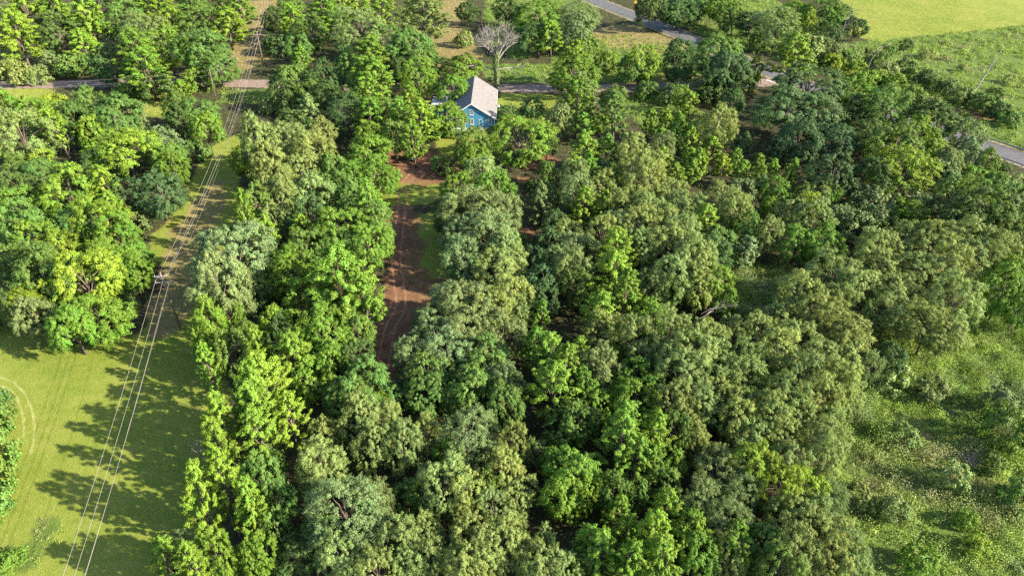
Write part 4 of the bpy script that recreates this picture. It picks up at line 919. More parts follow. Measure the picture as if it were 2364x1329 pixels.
# ------------------------------------------------------------------ roads
def ribbon(path, widths, z, jitter=0.0, seed=1, step=1.0):
    rng = random.Random(seed); P = [Vector((*p, 0)) for p in path]; pts = []
    for i in range(len(P) - 1):
        p0, p1, p2, p3 = P[max(i - 1, 0)], P[i], P[i + 1], P[min(i + 2, len(P) - 1)]
        k = max(2, int((p2 - p1).length / step))
        for j in range(k):
            t = j / k
            pts.append(.5 * ((2 * p1) + (p2 - p0) * t + (2 * p0 - 5 * p1 + 4 * p2 - p3) * t * t + (3 * p1 - p0 - 3 * p2 + p3) * t ** 3))
    pts.append(P[-1]); mb = MB(); L = []
    for i, p in enumerate(pts):
        d = (pts[min(i + 1, len(pts) - 1)] - pts[max(i - 1, 0)]).normalized(); nrm = Vector((-d.y, d.x, 0))
        a, b = widths; a += rng.uniform(-jitter, jitter); b += rng.uniform(-jitter, jitter)
        mb.v += [(p.x + nrm.x * a, p.y + nrm.y * a, z), (p.x + nrm.x * b, p.y + nrm.y * b, z)]; L.append((p, nrm))
    for i in range(len(pts) - 1): mb.f.append((2 * i, 2 * i + 2, 2 * i + 3, 2 * i + 1))
    for i, f in enumerate(mb.f):
        q = [Vector(mb.v[k]) for k in f]
        if (q[1] - q[0]).cross(q[2] - q[0]).z < 0: mb.f[i] = f[::-1]
    return mb, L
PAVED = [(24, 350), (34, 330), (40.5, 318), (55, 290.5), (69, 262.7), (85.5, 229), (104.5, 196.5), (128, 162.5), (150, 131), (175, 96)]
GRAVEL = [(-235, 211), (-163, 214.5), (-120, 216.5), (-85, 216), (-40, 213), (3, 211.5), (33, 212), (62, 214.5), (88, 217.5)]
asph = simple_mat('worn_asphalt', (.070, .070, .078), .85, .3, .5, bump=.25)
grav = simple_mat('pinkish_gravel', (.165, .122, .10), .95, .3, .6, bump=.5)
mb, _ = ribbon(GRAVEL, (-3.6, 3.6), .004, .35, 2); tag(mb.build('gravel_road', grav), kind='structure')
mb, RL = ribbon(PAVED, (-4.2, 4.2), .010, .08, 3); tag(mb.build('paved_road', asph), kind='structure')
PAINT = simple_mat('road_paint', (0.562, 0.562, 0.546), .7, .15, 2.0)
SHOULDER = simple_mat('sandy_shoulder', (0.156, 0.125, 0.070), .95, .35, .8, bump=.5)
for s, nm_ in ((1, 'a'), (-1, 'b')):
    mb, _ = ribbon(PAVED, ((4.0, 5.4) if s > 0 else (-5.4, -4.0)), .006, .45, 5 + s); tag(mb.build('road_shoulder', SHOULDER), kind='structure')
mb = MB(); a, b = Vector((82.74, 219.34, 0.00)), Vector((84.79, 216.46, 0.00)); d = (b - a).normalized(); nn = Vector((-d.y, d.x, 0)) * .22
mb.add([(*(a + nn).xy, .016), (*(b + nn).xy, .016), (*(b - nn).xy, .016), (*(a - nn).xy, .016)], [(3, 2, 1, 0)])
tag(mb.build('road_marking', PAINT), kind='structure')
TRACK = [(-20.96, 80.79, 0.00)[:2], (-21.16, 91.74, 0.00)[:2], (-20.27, 99.20, 0.00)[:2], (-23.03, 113.50, 0.00)[:2], (-24.45, 130.74, 0.00)[:2], (-25.32, 145.08, 0.00)[:2], (-23.27, 154.32, 0.00)[:2]]
RUT = simple_mat('compacted_red_clay', (.17, .088, .052), .95, .4, .9, bump=.5)
for off in (-.85, .85):
    mb, _ = ribbon(TRACK, (off - .22, off + .22), .005, .14, 9 + int(off > 0)); tag(mb.build('driveway_rut', RUT), kind='structure')
WORN = simple_mat('flattened_grass', (.19, .21, .06), .95, .3, 1.0)
for arc, b_ in (([(-84.01, 80.59, 0.00)[:2], (-81.44, 79.79, 0.00)[:2], (-77.53, 77.82, 0.00)[:2], (-73.93, 74.52, 0.00)[:2], (-70.79, 70.50, 0.00)[:2], (-68.88, 67.14, 0.00)[:2], (-67.55, 63.95, 0.00)[:2]], 0), ([(-83.01, 78.99, 0.00)[:2], (-80.36, 78.01, 0.00)[:2], (-77.35, 76.38, 0.00)[:2], (-74.26, 73.15, 0.00)[:2], (-72.01, 70.07, 0.00)[:2], (-70.44, 67.14, 0.00)[:2]], 1)):
    mb, _ = ribbon(arc, (-.16, .16), .006, .1, 30 + b_); tag(mb.build('mower_track', WORN), kind='structure')

# ------------------------------------------------------------------ foliage
def unit(v): return v / (np.linalg.norm(v, axis=-1, keepdims=True) + 1e-9)
def leaf_quads(C, Nn, length, width, rng, fold=.12, hang=None):
    n = len(C); t = rng.normal(size=(n, 3))
    if hang is not None: t = t * (1 - hang) + np.array([0, 0, -1.0]) * hang * 2
    t = unit(t - (t * Nn).sum(1, keepdims=True) * Nn); b = np.cross(Nn, t)
    L = length * rng.uniform(.65, 1.25, (n, 1)) * .5; Wd = width * rng.uniform(.65, 1.25, (n, 1)) * .5
    V = np.stack([C - t * L, C + b * Wd + Nn * L * fold, C + t * L, C - b * Wd + Nn * L * fold], 1).reshape(-1, 3)
    return V, np.arange(4 * n).reshape(n, 4)
def fill_clumps(pos, rad, out, per, length, width, rng, up=.45, rand=.6, hang=None, tips=None, spray=1.0, droop=1.0):
    """leaves through each clump, most of them on its outer side"""
    k = len(pos); n = k * per; ci = np.repeat(np.arange(k), per)
    d = unit(rng.normal(size=(n, 3)) + out[ci] * .55 + np.array([0, 0, .25]))
    rr = rad[ci][:, None] * (rng.random((n, 1)) ** .5)
    tap = rng.random((n, 1)) ** 1.6 * spray                      # clumps run out into loose sprays
    C = pos[ci] + d * rr * np.array([1, 1, .85]) * (1 - .45 * np.minimum(tap, 1)) + out[ci] * rad[ci][:, None] * tap + np.array([0, 0, -.25]) * rad[ci][:, None] * tap ** 2 * droop
    Nn = unit(d * .75 + out[ci] * .5 + np.array([0, 0, up * .7]) + rng.normal(size=(n, 3)) * rand * .72)
    V, Fc = leaf_quads(C, Nn, length, width, rng, hang=hang)
    leaf = np.repeat(rng.random(n), 4)
    cl = rng.random(k) if tips is None else np.clip(tips + rng.normal(size=k) * .2, 0, 1)
    clump = np.repeat(np.clip(cl[ci] + rng.normal(size=n) * .15, 0, 1), 4)
    return V, Fc, leaf, clump
def lobed(rng, R, zc, hz, nl, lobe, ncl, cr, per, ll, lw, low=105, zs=1.0, **kw):
    """crown of overlapping lobes, each carrying leaf clumps on its skin"""
    i = np.arange(nl); th = np.radians(low) * np.sqrt((i + .4) / nl); ph = i * 2.39996 + rng.random() * 6 + rng.normal(size=nl) * .35
    dr = np.stack([np.sin(th) * np.cos(ph), np.sin(th) * np.sin(ph), np.cos(th)], 1)
    LC = np.array([0, 0, zc]) + dr * np.array([R, R, hz]) * rng.uniform(.5, .84, (nl, 1))
    LR = lobe * R * rng.uniform(.72, 1.25, nl)
    P_, O_, tries = [], [], 0
    while len(P_) < ncl and tries < ncl * 40:
        tries += 1; j = rng.integers(nl); d = rng.normal(size=3); d /= np.linalg.norm(d)
        if d @ dr[j] < -.15 + .2 * rng.random(): continue
        p = LC[j] + d * LR[j] * np.array([1, 1, zs]) * rng.uniform(.8, 1.06)
        dd = np.linalg.norm((LC - p) / np.array([1, 1, zs]), axis=1) / LR; dd[j] = 9
        if dd.min() < .82: continue
        P_.append(p); O_.append(d)
    P_, O_ = np.array(P_), np.array(O_)
    rad = cr * np.clip(np.exp(rng.normal(size=len(P_)) * .38), .45, 2.0)
    tips = (P_[:, 2] - (zc - hz)) / (2 * hz) * .6 + .1
    return (*fill_clumps(P_, rad, O_, per, ll, lw, rng, tips=tips, **kw), LC)
def spired(rng, R, z0, H, nb, cr, per, ll, lw, power=.75, blunt=.12, rise=.5, inner=.35, **kw):
    """crown of rising limbs round one leader, clumps strung along each limb"""
    P_, O_, B_ = [], [], []
    for k in range(nb):
        t = ((k + .5) / nb) ** .85; a = k * 2.39996 + rng.normal() * .3
        r = R * ((1 - t) ** power + blunt * (1 - t)) * min(1, .45 + 3.2 * t) * rng.uniform(.7, 1.12)
        z = z0 + (H - z0) * t
        tip = np.array([r * math.cos(a), r * math.sin(a), z + r * rise * rng.uniform(.6, 1.2)]); B_.append(tip)
        m = max(1, int(round(r * (1 - inner) / (cr * 1.1))) + 1)
        for j in range(m):
            f = inner + (1 - inner) * (j + 1) / m
            p = np.array([0, 0, z]) * (1 - f) + tip * f; p[2] -= rise * r * .25 * math.sin(f * 3.14)
            P_.append(p + rng.normal(size=3) * cr * .35); O_.append(unit(np.array([math.cos(a), math.sin(a), .5])))
    P_.append(np.array([0, 0, H * .985])); O_.append(np.array([0, 0, 1.0])); P_, O_ = np.array(P_), np.array(O_)
    rad = cr * rng.uniform(.65, 1.3, len(P_))
    tips = np.linalg.norm(P_[:, :2], axis=1) / R * .5 + .2
    return (*fill_clumps(P_, rad, O_, per, ll, lw, rng, tips=tips, **kw), np.array(B_)[:: max(1, nb // 12)])
def trunk_mesh(rng, H, r0, targets, top=.72):
    mb = MB(); lean = rng.normal(size=2) * .12; hz = H * top
    pts = [(lean[0] * math.sin(t * 3) * t, lean[1] * math.sin(t * 2) * t, hz * t) for t in np.linspace(0, 1, 6)]
    mb.tube(pts, [r0 * (1.25 if i == 0 else 1 - .15 * i) for i in range(6)], 7)
    for q in targets:
        q = np.array(q); zb = min(hz * .92, max(H * .22, q[2] * .55)); s = np.array([0, 0, zb])
        m1 = s * .55 + q * .45 + np.array([0, 0, .08 * H]) + rng.normal(size=3) * .15
        mb.tube([s, s * .8 + m1 * .2, m1, q * .97], [r0 * .5, r0 * .42, r0 * .28, r0 * .08], 5, False)
    return mb.mesh('trunk', BARK, True)
def crown_mesh(V, Fc, leaf, clump):
    me = np_mesh('crown', V, Fc, {'leaf': leaf, 'clump': clump}); me.materials.append(LEAF); return me
PROTO = {}
def protos():
    def put(k, fn, n, H, r0, top=.72):
        for i in range(n):
            rng = np.random.default_rng(hash_(k) * 100 + i); V, Fc, lf, cl, tg = fn(rng)
            PROTO.setdefault(k, []).append((trunk_mesh(rng, H, r0, tg, top), crown_mesh(V, Fc, lf, cl)))
    hash_ = lambda k: ord(k)
    put('o', lambda r: lobed(r, 4.5, 5.9, 4.7, int(r.integers(12, 18)), .34, 430, .43, 124, .18, .135, spray=1.5, rand=.42, low=128), 4, 11, .24)
    put('p', lambda r: lobed(r, 4.2, 6.2, 5.1, int(r.integers(15, 22)), .28, 430, .42, 125, .15, .10, zs=1.25, up=.35, rand=.5, low=125, spray=1.3), 4, 11.5, .2)
    put('g', lambda r: spired(r, 3.5, 2.2, 12.2, int(r.integers(54, 66)), .43, 112, .205, .16, spray=1.6, power=.62, blunt=.2, up=.5, rand=.45), 4, 12.5, .2, .9)
    put('s', lambda r: spired(r, 1.9, 1.0, 6.8, 34, .36, 70, .24, .18, power=.75, rise=.8), 3, 7, .08, .9)
    put('w', lambda r: lobed(r, 4.2, 5.9, 4.8, 22, .28, 460, .44, 95, .20, .07, up=.1, rand=.8, hang=.45, zs=1.1, low=125, spray=1.8), 2, 11, .2)
    put('n', lambda r: spired(r, 4.5, 2.5, 12.8, 70, .50, 60, .50, .10, power=.55, blunt=.2, rise=.55, rand=.9), 1, 13, .25, .92)
    put('c', lambda r: spired(r, 3.0, .5, 9, 70, .40, 60, .26, .16, power=.8, rise=.25), 2, 9, .15, .9)
    put('b', lambda r: lobed(r, 2.0, 1.2, 1.5, 11, .42, 110, .42, 46, .26, .18, low=100), 4, 2.8, .06, .6)
protos()
LEAFCOL = {'L': (.150, .252, .028), 'V': (.120, .222, .027), 'M': (.100, .182, .037), 'D': (.064, .118, .031),
           'O': (.180, .246, .072), 'G': (.146, .210, .078), 'Y': (.172, .264, .028), 'B': (.064, .124, .044)}
TNAME = {'o': 'rounded_tree', 'p': 'feathery_tree', 'g': 'upright_tree', 's': 'young_tree', 'w': 'fine_leaved_tree', 'n': 'pine_tree', 'c': 'conical_tree', 'b': 'shrub'}
TDIM = {'o': (4.5, 11.0), 'p': (4.2, 11.5), 'g': (3.6, 12.5), 's': (1.9, 7.0), 'w': (4.2, 11.0), 'n': (4.5, 13.0), 'c': (3.0, 9.0), 'b': (2.0, 2.8)}
rnd = random.Random(11)
for i, (x, y, h, r, k, c, label) in enumerate(TREES):
    tm, cm = PROTO[k][rnd.randrange(len(PROTO[k]))]
    R0, H0 = TDIM[k]; sx = r / R0 * rnd.uniform(.97, 1.05)
    t = empty(TNAME[k], (x, y, 0), rnd.uniform(0, 6.28), (sx, sx * rnd.uniform(.84, 1.16), h / H0))
    if k != 'b': t.rotation_euler.x = rnd.gauss(0, .05); t.rotation_euler.y = rnd.gauss(0, .05)
    tag(t, label, 'shrub' if k == 'b' else 'tree', label.split(', ', 1)[1])
    link('stem' if k == 'b' else 'trunk', tm, t); cr = link('foliage' if k == 'b' else 'crown', cm, t)
    b = LEAFCOL[c]; v = rnd.uniform(.85, 1.15); hs = rnd.uniform(-.10, .10)
    cr.color = (b[0] * v * (1 + hs), b[1] * v, b[2] * v * (1 - hs), 1)

# ------------------------------------------------------------------ ground vegetation nobody could count
def in_view(x, y, margin=6):
    dep = y * math.cos(math.radians(35.8)) + 75 * math.sin(math.radians(35.8))
    return (np.abs(x) < dep * .75 + margin) & (y > 38) & (y < 345)
def near_road(x, y, path, d):
    res = np.zeros(x.shape, bool)
    for (x0, y0), (x1, y1) in zip(path[:-1], path[1:]):
        L2 = (x1 - x0) ** 2 + (y1 - y0) ** 2; t = np.clip(((x - x0) * (x1 - x0) + (y - y0) * (y1 - y0)) / L2, 0, 1)
        res |= np.hypot(x - x0 - t * (x1 - x0), y - y0 - t * (y1 - y0)) < d
    return res
HOUSE_BOX = (-20, -2.5, 176.5, 204)
def clear(x, y):
    hx = (x > HOUSE_BOX[0]) & (x < HOUSE_BOX[1]) & (y > HOUSE_BOX[2]) & (y < HOUSE_BOX[3])
    return ~near_road(x, y, PAVED, 5.3) & ~near_road(x, y, GRAVEL, 3.9) & ~hx
def weed_mesh(name, x, y, size, height, per, leaf, rng, mat, cover):
    n = len(x); pos = np.stack([x, y, height * .55], 1); out = np.tile([0, 0, 1.0], (n, 1))
    ci = np.repeat(np.arange(n), per); m = n * per
    d = unit(rng.normal(size=(m, 3)) + np.array([0, 0, .5]))
    C = pos[ci] + d * np.stack([size[ci], size[ci], height[ci] * .6], 1) * rng.random((m, 1)) ** .4
    C[:, 2] = np.maximum(C[:, 2], .05)
    Nn = unit(d * .7 + np.array([0, 0, .5]) + rng.normal(size=(m, 3)) * .5)
    V, Fc = leaf_quads(C, Nn, leaf[ci][:, None], leaf[ci][:, None] * .6, rng)
    V[:, 2] = np.maximum(V[:, 2], .02)
    me = np_mesh(name, V, Fc, {'leaf': np.repeat(rng.random(m), 4), 'clump': np.repeat(np.clip(cover[ci] + rng.normal(size=m) * .06, 0, 1), 4)})
    me.materials.append(mat); return me
BRUSH = leaf_mat('brush_leaves', False, [(.0, (.20, .20, .10)), (.2, (.20, .23, .09)), (.38, (.20, .27, .07)), (.55, (.21, .30, .045)), (.72, (.15, .25, .04)), (.88, (.155, .23, .07)), (1.0, (.18, .24, .10))], .22)
rng = np.random.default_rng(21)
def scatter(n, x0, x1, y0, y1, cond):
    x = rng.uniform(x0, x1, n); y = rng.uniform(y0, y1, n); k = cond(x, y) & in_view(x, y) & clear(x, y); return x[k], y[k]
def brush(name, label, x, y, rmin, rmax, hmin, hmax, per, leaf):
    """overlapping leafy mounds of uneven size"""
    n = len(x); big = vnoise(x, y, 9, 31) * .55 + rng.random(n) ** 2 * .6; big = np.clip(big, 0, 1)
    R = rmin + (rmax - rmin) * big; Hh = (hmin + (hmax - hmin) * big ** 1.3) * rng.uniform(.7, 1.2, n)
    cov = np.clip(.56 + (vnoise(x, y, 15, 33) - .5) * .8 + (vnoise(x, y, 4, 34) - .5) * .6 + rng.normal(size=n) * .12, 0, 1)
    cnt = np.maximum(8, (per * R * (R + Hh)).astype(int)); ci = np.repeat(np.arange(n), cnt); m = len(ci)
    d = rng.normal(size=(m, 3)); d[:, 2] = np.abs(d[:, 2]) + .05; d = unit(d)
    f = rng.random((m, 1)) ** .3 * rng.uniform(.8, 1.12, (m, 1))
    C = np.stack([x[ci], y[ci], x[ci] * 0], 1) + d * f * np.stack([R[ci], R[ci], Hh[ci]], 1)
    C[:, :2] += (np.stack([vnoise(C[:, 0] * 3, C[:, 1] * 3, 2, 61), vnoise(C[:, 0] * 3, C[:, 1] * 3, 2, 62)], 1) - .5) * .5
    Nn = unit(d * .8 + np.array([0, 0, .35]) + rng.normal(size=(m, 3)) * .5)
    V, Fc = leaf_quads(C, Nn, leaf, leaf * .6, rng); V[:, 2] = np.maximum(V[:, 2], .02)
    me = np_mesh(name, V, Fc, {'leaf': np.repeat(rng.random(m), 4), 'clump': np.repeat(np.clip(cov[ci] + rng.normal(size=m) * .03, 0, 1), 4)}); me.materials.append(BRUSH)
    return tag(link(name, me), label, 'weeds', None, 'stuff')
x, y = scatter(6500, 22, 130, 38, 150, lambda x, y: in_zone(x, y, 'lush'))
brush('brush', 'tangled olive and green brush covering the slope at lower right', x, y, .45, 2.2, .4, 2.6, 48, .20)
x, y = scatter(30000, 22, 130, 38, 150, lambda x, y: in_zone(x, y, 'lush'))
brush('tall_weeds', 'knee-high weeds filling the gaps in the brush at lower right', x, y, .22, .6, .2, .9, 40, .2)
x, y = scatter(9000, -110, -20, 38, 120, lambda x, y: in_zone(x, y, 'lush'))
brush('meadow_weeds', 'low weed patches at the lower left of the mown field', x, y, .2, .6, .12, .5, 60, .2)
x, y = scatter(15000, -110, 230, 150, 345, lambda x, y: in_zone(x, y, 'lush'))
brush('field_weeds', 'low bright weeds covering the field beyond the paved road', x, y, .5, 1.9, .4, 1.9, 15, .40)
x, y = scatter(90000, -190, 200, 38, 345, lambda x, y: ~in_zone(x, y, 'lush') & ~in_zone(x, y, 'grass') & ~in_zone(x, y, 'dirt') & ~in_zone(x, y, 'dry'))
k = rng.random(len(x)) < .62; x, y = x[k], y[k]
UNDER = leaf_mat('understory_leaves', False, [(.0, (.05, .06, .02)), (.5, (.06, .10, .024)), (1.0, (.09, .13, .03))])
hh = .4 + 3.4 * rng.random(len(x)) ** 1.6
o = link('undergrowth', weed_mesh('undergrowth', x, y, .75 * rng.uniform(.6, 1.5, len(x)), hh, 6, .40 * rng.uniform(.7, 1.3, len(x)), rng, UNDER, rng.random(len(x))))
tag(o, 'low dark undergrowth on the forest floor between the trunks', 'undergrowth', None, 'stuff')
# mown and dry grass blades
GRASS = leaf_mat('grass_blades', False, [(.0, (.34, .29, .12)), (.35, (.28, .28, .075)), (.6, (.22, .27, .045)), (1.0, (.14, .215, .026))], .5)
def grass(name, label, x, y, hgt, wid, cov):
    n = len(x); a = rng.uniform(0, 6.28, n); ln = rng.normal(size=(n, 2)) * .35 * hgt[:, None]
    base = np.stack([x, y, x * 0], 1); d = np.stack([np.cos(a), np.sin(a), a * 0], 1) * wid[:, None]
    tip = base + np.stack([ln[:, 0], ln[:, 1], hgt], 1)
    V = np.stack([base - d, base + d, tip + d * .25], 1).reshape(-1, 3)
    me = np_mesh(name, V, np.arange(3 * n).reshape(n, 3), {'leaf': np.repeat(rng.random(n), 3), 'clump': np.repeat(cov, 3)}); me.materials.append(GRASS)
    return tag(link(name, me), label, 'grass', None, 'stuff')
x, y = scatter(260000, -110, -20, 38, 150, lambda x, y: in_zone(x, y, 'grass') & (in_zone(x, y, 'dry') == (rng.random(x.shape) < .35)))
cov = np.clip(.62 + (vnoise(x, y, 16, 41) - .5) * .8 + (vnoise(x, y, 3, 42) - .5) * .7 - .45 * in_zone(x, y, 'dry'), 0, 1)
grass('field_grass', 'short yellow-green grass of the mown field under the power line', x, y, rng.uniform(.05, .16, len(x)), rng.uniform(.02, .05, len(x)), cov)
x, y = scatter(220000, -180, 200, 150, 345, lambda x, y: in_zone(x, y, 'grass') | in_zone(x, y, 'dry'))
cov = np.clip(.5 + (vnoise(x, y, 18, 43) - .5) * .8 + (vnoise(x, y, 4, 44) - .5) * .6 - .4 * in_zone(x, y, 'dry'), 0, 1)
grass('hay_grass', 'pale yellow-green grass of the hayfield and clearings farther away', x, y, rng.uniform(.1, .35, len(x)), rng.uniform(.05, .12, len(x)), cov)

# ------------------------------------------------------------------ bare and dead trees
def bare(mb, rng, p, d, L, r, depth, spread=.6, up=.15, kids=3, seg=3):
    pts, rads = [p], [r]; q, dd = Vector(p), Vector(d)
    for s in range(seg):
        dd = (dd + Vector((rng.gauss(0, .16), rng.gauss(0, .16), rng.gauss(0, .1) + up * .3))).normalized(); q = q + dd * (L / seg); pts.append(q.copy()); rads.append(max(.012, r * (1 - .5 * (s + 1) / seg)))
    mb.tube(pts, rads, 6 if r > .08 else 4, False)
    if depth <= 0: return
    for k in range(kids):
        f = rng.uniform(.45, 1.0); j = min(seg - 1, int(f * seg)); base = pts[j].lerp(pts[j + 1], f * seg - j) if f < 1 else pts[-1]
        nd = (dd + Vector((rng.gauss(0, spread), rng.gauss(0, spread), rng.gauss(0, spread * .6) + up))).normalized()
        bare(mb, rng, base, nd, L * rng.uniform(.55, .8), max(.015, r * .5 * rng.uniform(.8, 1.1)), depth - 1, spread, up, kids, seg)
def ivy(pts, n, rad, rng_):
    pts = np.array(pts); t = rng_.random(n) * (len(pts) - 1); i = np.minimum(t.astype(int), len(pts) - 2); f = (t - i)[:, None]
    c = pts[i] * (1 - f) + pts[i + 1] * f; d = unit(rng_.normal(size=(n, 3)))
    V, Fc = leaf_quads(c + d * rad * rng_.uniform(.5, 1.2, (n, 1)), unit(d + np.array([0, 0, .4])), .32, .24, rng_)
    me = np_mesh('ivy', V, Fc, {'leaf': np.repeat(rng_.random(n), 4), 'clump': np.repeat(rng_.random(n), 4)}); me.materials.append(LEAF); return me
rr = random.Random(4); nr = np.random.default_rng(4)
bx = Vector((-4.93, 212.05, 0.00))
t = tag(empty('bare_tree', bx, 0, (1.6, 1.6, 1.55)), 'bare grey tree with ivy-wrapped trunk behind the blue house', 'bare tree')
mb = MB(); trunk = [Vector((0, 0, 0)), Vector((.1, 0, 2.5)), Vector((-.1, .1, 5)), Vector((.1, 0, 7))]
mb.tube(trunk, [.5, .42, .38, .34], 8); mb.build('trunk', DEADWOOD, t, True)
mb = MB()
for k in range(7):
    a = k * .9 + .3; bare(mb, rr, Vector((0, 0, 5.2 + .3 * k)), Vector((math.cos(a) * .7, math.sin(a) * .7, .8)).normalized(), 3.6, .18, 3, .55, .2, 4)
for a in (.2, 3.0): bare(mb, rr, Vector((0, 0, 3.6)), Vector((math.cos(a), math.sin(a), .25)), 4.5, .16, 2, .4, .05, 3)
mb.build('branches', DEADWOOD, t)
iv = link('ivy', ivy(trunk, 1500, .62, nr), t); iv.color = (.10, .15, .05, 1)
SNAGWOOD = simple_mat('dark_dead_wood', (.15, .135, .13), .9, .35, 2.0, bump=.4)
def snag(base, tip, h, r, label, kids, seed, bend=1.15):
    rr = random.Random(seed); b = Vector(base); tp = Vector(tip) - b
    t = tag(empty('bare_tree', b), label, 'bare tree')
    mb = MB(); pts = [Vector((tp.x * f ** bend + rr.gauss(0, .14), tp.y * f, h * (1 - (1 - f) ** (1 + .35 * (bend - 1))))) for f in np.linspace(0, 1, 8)]
    mb.tube(pts, [r * (1 - .75 * f) for f in np.linspace(0, 1, 8)], 7); mb.build('trunk', SNAGWOOD, t, True)
    mb = MB()
    for k in range(kids):
        i = rr.randrange(3, 7); a = rr.uniform(0, 6.28)
        bare(mb, rr, pts[i], Vector((math.cos(a), math.sin(a) * .5, .7)).normalized(), h * .2, r * .3, 1, .4, .2, 2)
    mb.build('branches', SNAGWOOD, t); return t
snag((118.73, 253.51, 0.00), (117.67, 249.07, 17.50), 17.5, .32, 'tall bare leaning dead tree at the hayfield edge', 6, 7)
snag((118.57, 227.92, 0.00), (124.37, 228.28, 9.00), 9, .26, 'bent bare dead tree at the weedy field edge', 3, 8, 2.2)
snag((141.61, 204.76, 0.00), (149.68, 211.32, 13.00), 13, .27, 'forked bare dead tree leaning right over the creek', 5, 9)
snag((-110.84, 157.26, 0.00), (-105.15, 152.52, 9.00), 9, .14, 'pale thin bare tree among the left woods', 5, 10)
t = tag(empty('fallen_limbs', ((34.23, 91.15, 0.00)[0], (34.23, 91.15, 0.00)[1], -1.0)), 'pale fallen dead limbs lying among the olive trees', 'dead limbs')
mb = MB()
for k in range(6):
    a = .45 + rr.gauss(0, .3); bare(mb, rr, Vector((-1.5 + rr.uniform(-1, 1), rr.uniform(-1, 1), 4.0 + .25 * k)), Vector((math.cos(a), math.sin(a), .2 + rr.gauss(0, .15))).normalized(), 3.2, .038, 2, .5, .0, 3)
mb.tube([(-2.4, 0, 0), (-2.0, 0, 2.5), (-1.4, 0, 4.6)], [.09, .07, .05], 7)
mb.build('branches', DEADWOOD, t)
t = tag(empty('dead_shrub', (62.76, 62.05, 0.00)), 'silvery dead shrub in the shaded brush at right', 'dead shrub')
mb = MB()
for k in range(16):
    a = k * 2.4; bare(mb, rr, Vector((0, 0, .1)), Vector((math.cos(a) * .6, math.sin(a) * .6, 1)).normalized(), 1.3, .035, 2, .5, .2, 3)
mb.build('branches', DEADWOOD, t)
t = tag(empty('dead_shrub', (-44.97, 85.51, 0.00)), 'tangle of bare pinkish branches beside the power line clearing', 'dead shrub')
mb = MB()
for k in range(10):
    a = k * 2.4; bare(mb, rr, Vector((0, 0, 1.5)), Vector((math.cos(a), math.sin(a), .9)).normalized(), 2.4, .06, 2, .5, .1, 3)
mb.build('branches', DEADWOOD, t)
t = tag(empty('dead_shrub', (-41.89, 63.03, 0.00)), 'bare grey brush pile at the shaded wood edge', 'dead shrub')
mb = MB()
for k in range(10):
    a = k * 2.4; bare(mb, rr, Vector((0, 0, .5)), Vector((math.cos(a), math.sin(a), .9)).normalized(), 2.0, .05, 2, .5, .1, 3)
mb.build('branches', DEADWOOD, t)

# ------------------------------------------------------------------ blue house
def siding():
    m, n, b, o = new_mat('blue_lap_siding')
    tc = N(n, 'ShaderNodeTexCoord').outputs['Object']
    n.links.new(ramp(n, noise(n, .8, 5, .7, tc), [(.3, (.022, .15, .29)), (.7, (.034, .20, .36))]), b.inputs['Base Color'])
    b.inputs['Roughness'].default_value = .6
    wv = N(n, 'ShaderNodeTexWave', wave_type='BANDS', bands_direction='Z', wave_profile='SAW'); wv.inputs['Scale'].default_value = 1.6
    n.links.new(tc, wv.inputs['Vector'])
    bp = N(n, 'ShaderNodeBump'); bp.inputs['Strength'].default_value = .6; bp.inputs['Distance'].default_value = .04
    n.links.new(wv.outputs['Fac'], bp.inputs['Height']); n.links.new(bp.outputs[0], b.inputs['Normal'])
    return m
SIDING = siding()
SHINGLE = simple_mat('grey_shingle', (.135, .124, .128), .9, .25, 1.3, bump=.5)
WHITE = simple_mat('white_trim', (0.471, 0.471, 0.479), .6, .08, 2.0)
BLOCK = simple_mat('foundation_block', (0.175, 0.198, 0.213), .9, .25, 3.0)
GLASS = simple_mat('window_glass', (.05, .065, .08), .12, .2, 1.0, spec=.6)
DARK = simple_mat('dark_opening', (.012, .012, .014), .9, .2, 2.0)
DOORP = simple_mat('blue_door', (0.038, 0.152, 0.236), .45, .1, 2.0)
METALROOF = simple_mat('white_metal_roof', (0.418, 0.433, 0.456), .4, .08, 1.5)
hs = tag(empty('house', (-11.1, 179.3, 0)), 'blue gabled house with pale shingle roof and white trim', 'house')
HW, HD, EZ, PZ = 6.3, 22.0, 3.3, 7.35
mb = MB(); mb.extrude([(-HW, .55), (HW, .55), (HW, EZ), (0, PZ - .12), (-HW, EZ)], 0, HD); mb.build('wall', SIDING, hs)
mb = MB(); mb.box(-HW + .05, HW - .05, .05, HD - .05, -.3, .55); fo = mb.build('foundation', BLOCK, hs)
mb = MB(); mb.box(HW - 1.5, HW - .55, .02, .2, .02, .5); mb.build('crawl_opening', DARK, fo)
sl = (PZ - EZ) / HW
for s in (-1, 1):
    e = HW + .45
    mb = MB(); mb.extrude([(0, PZ + .05), (s * e, PZ + .05 - sl * e), (s * e, PZ - .12 - sl * e), (0, PZ - .12)][::s], -.4, HD + .4)
    rf = mb.build('roof', SHINGLE, hs)
    mb = MB(); mb.extrude([(0, PZ + .06), (s * (e + .02), PZ + .06 - sl * e), (s * (e + .02), PZ - .26 - sl * e), (0, PZ - .26)][::s], -.46, -.405); mb.build('rake_board', WHITE, rf)
    mb = MB(); mb.box(*sorted((s * (e + .004), s * (e + .09))), -.4, HD + .4, PZ - .20 - sl * e, PZ + .0 - sl * e); mb.build('gutter', WHITE, rf)
for s in (-1, 1):
    mb = MB(); mb.box(*sorted((s * (HW - .12), s * (HW + .03))), -.035, .12, .5, EZ - .3); mb.build('corner_board', WHITE, hs)
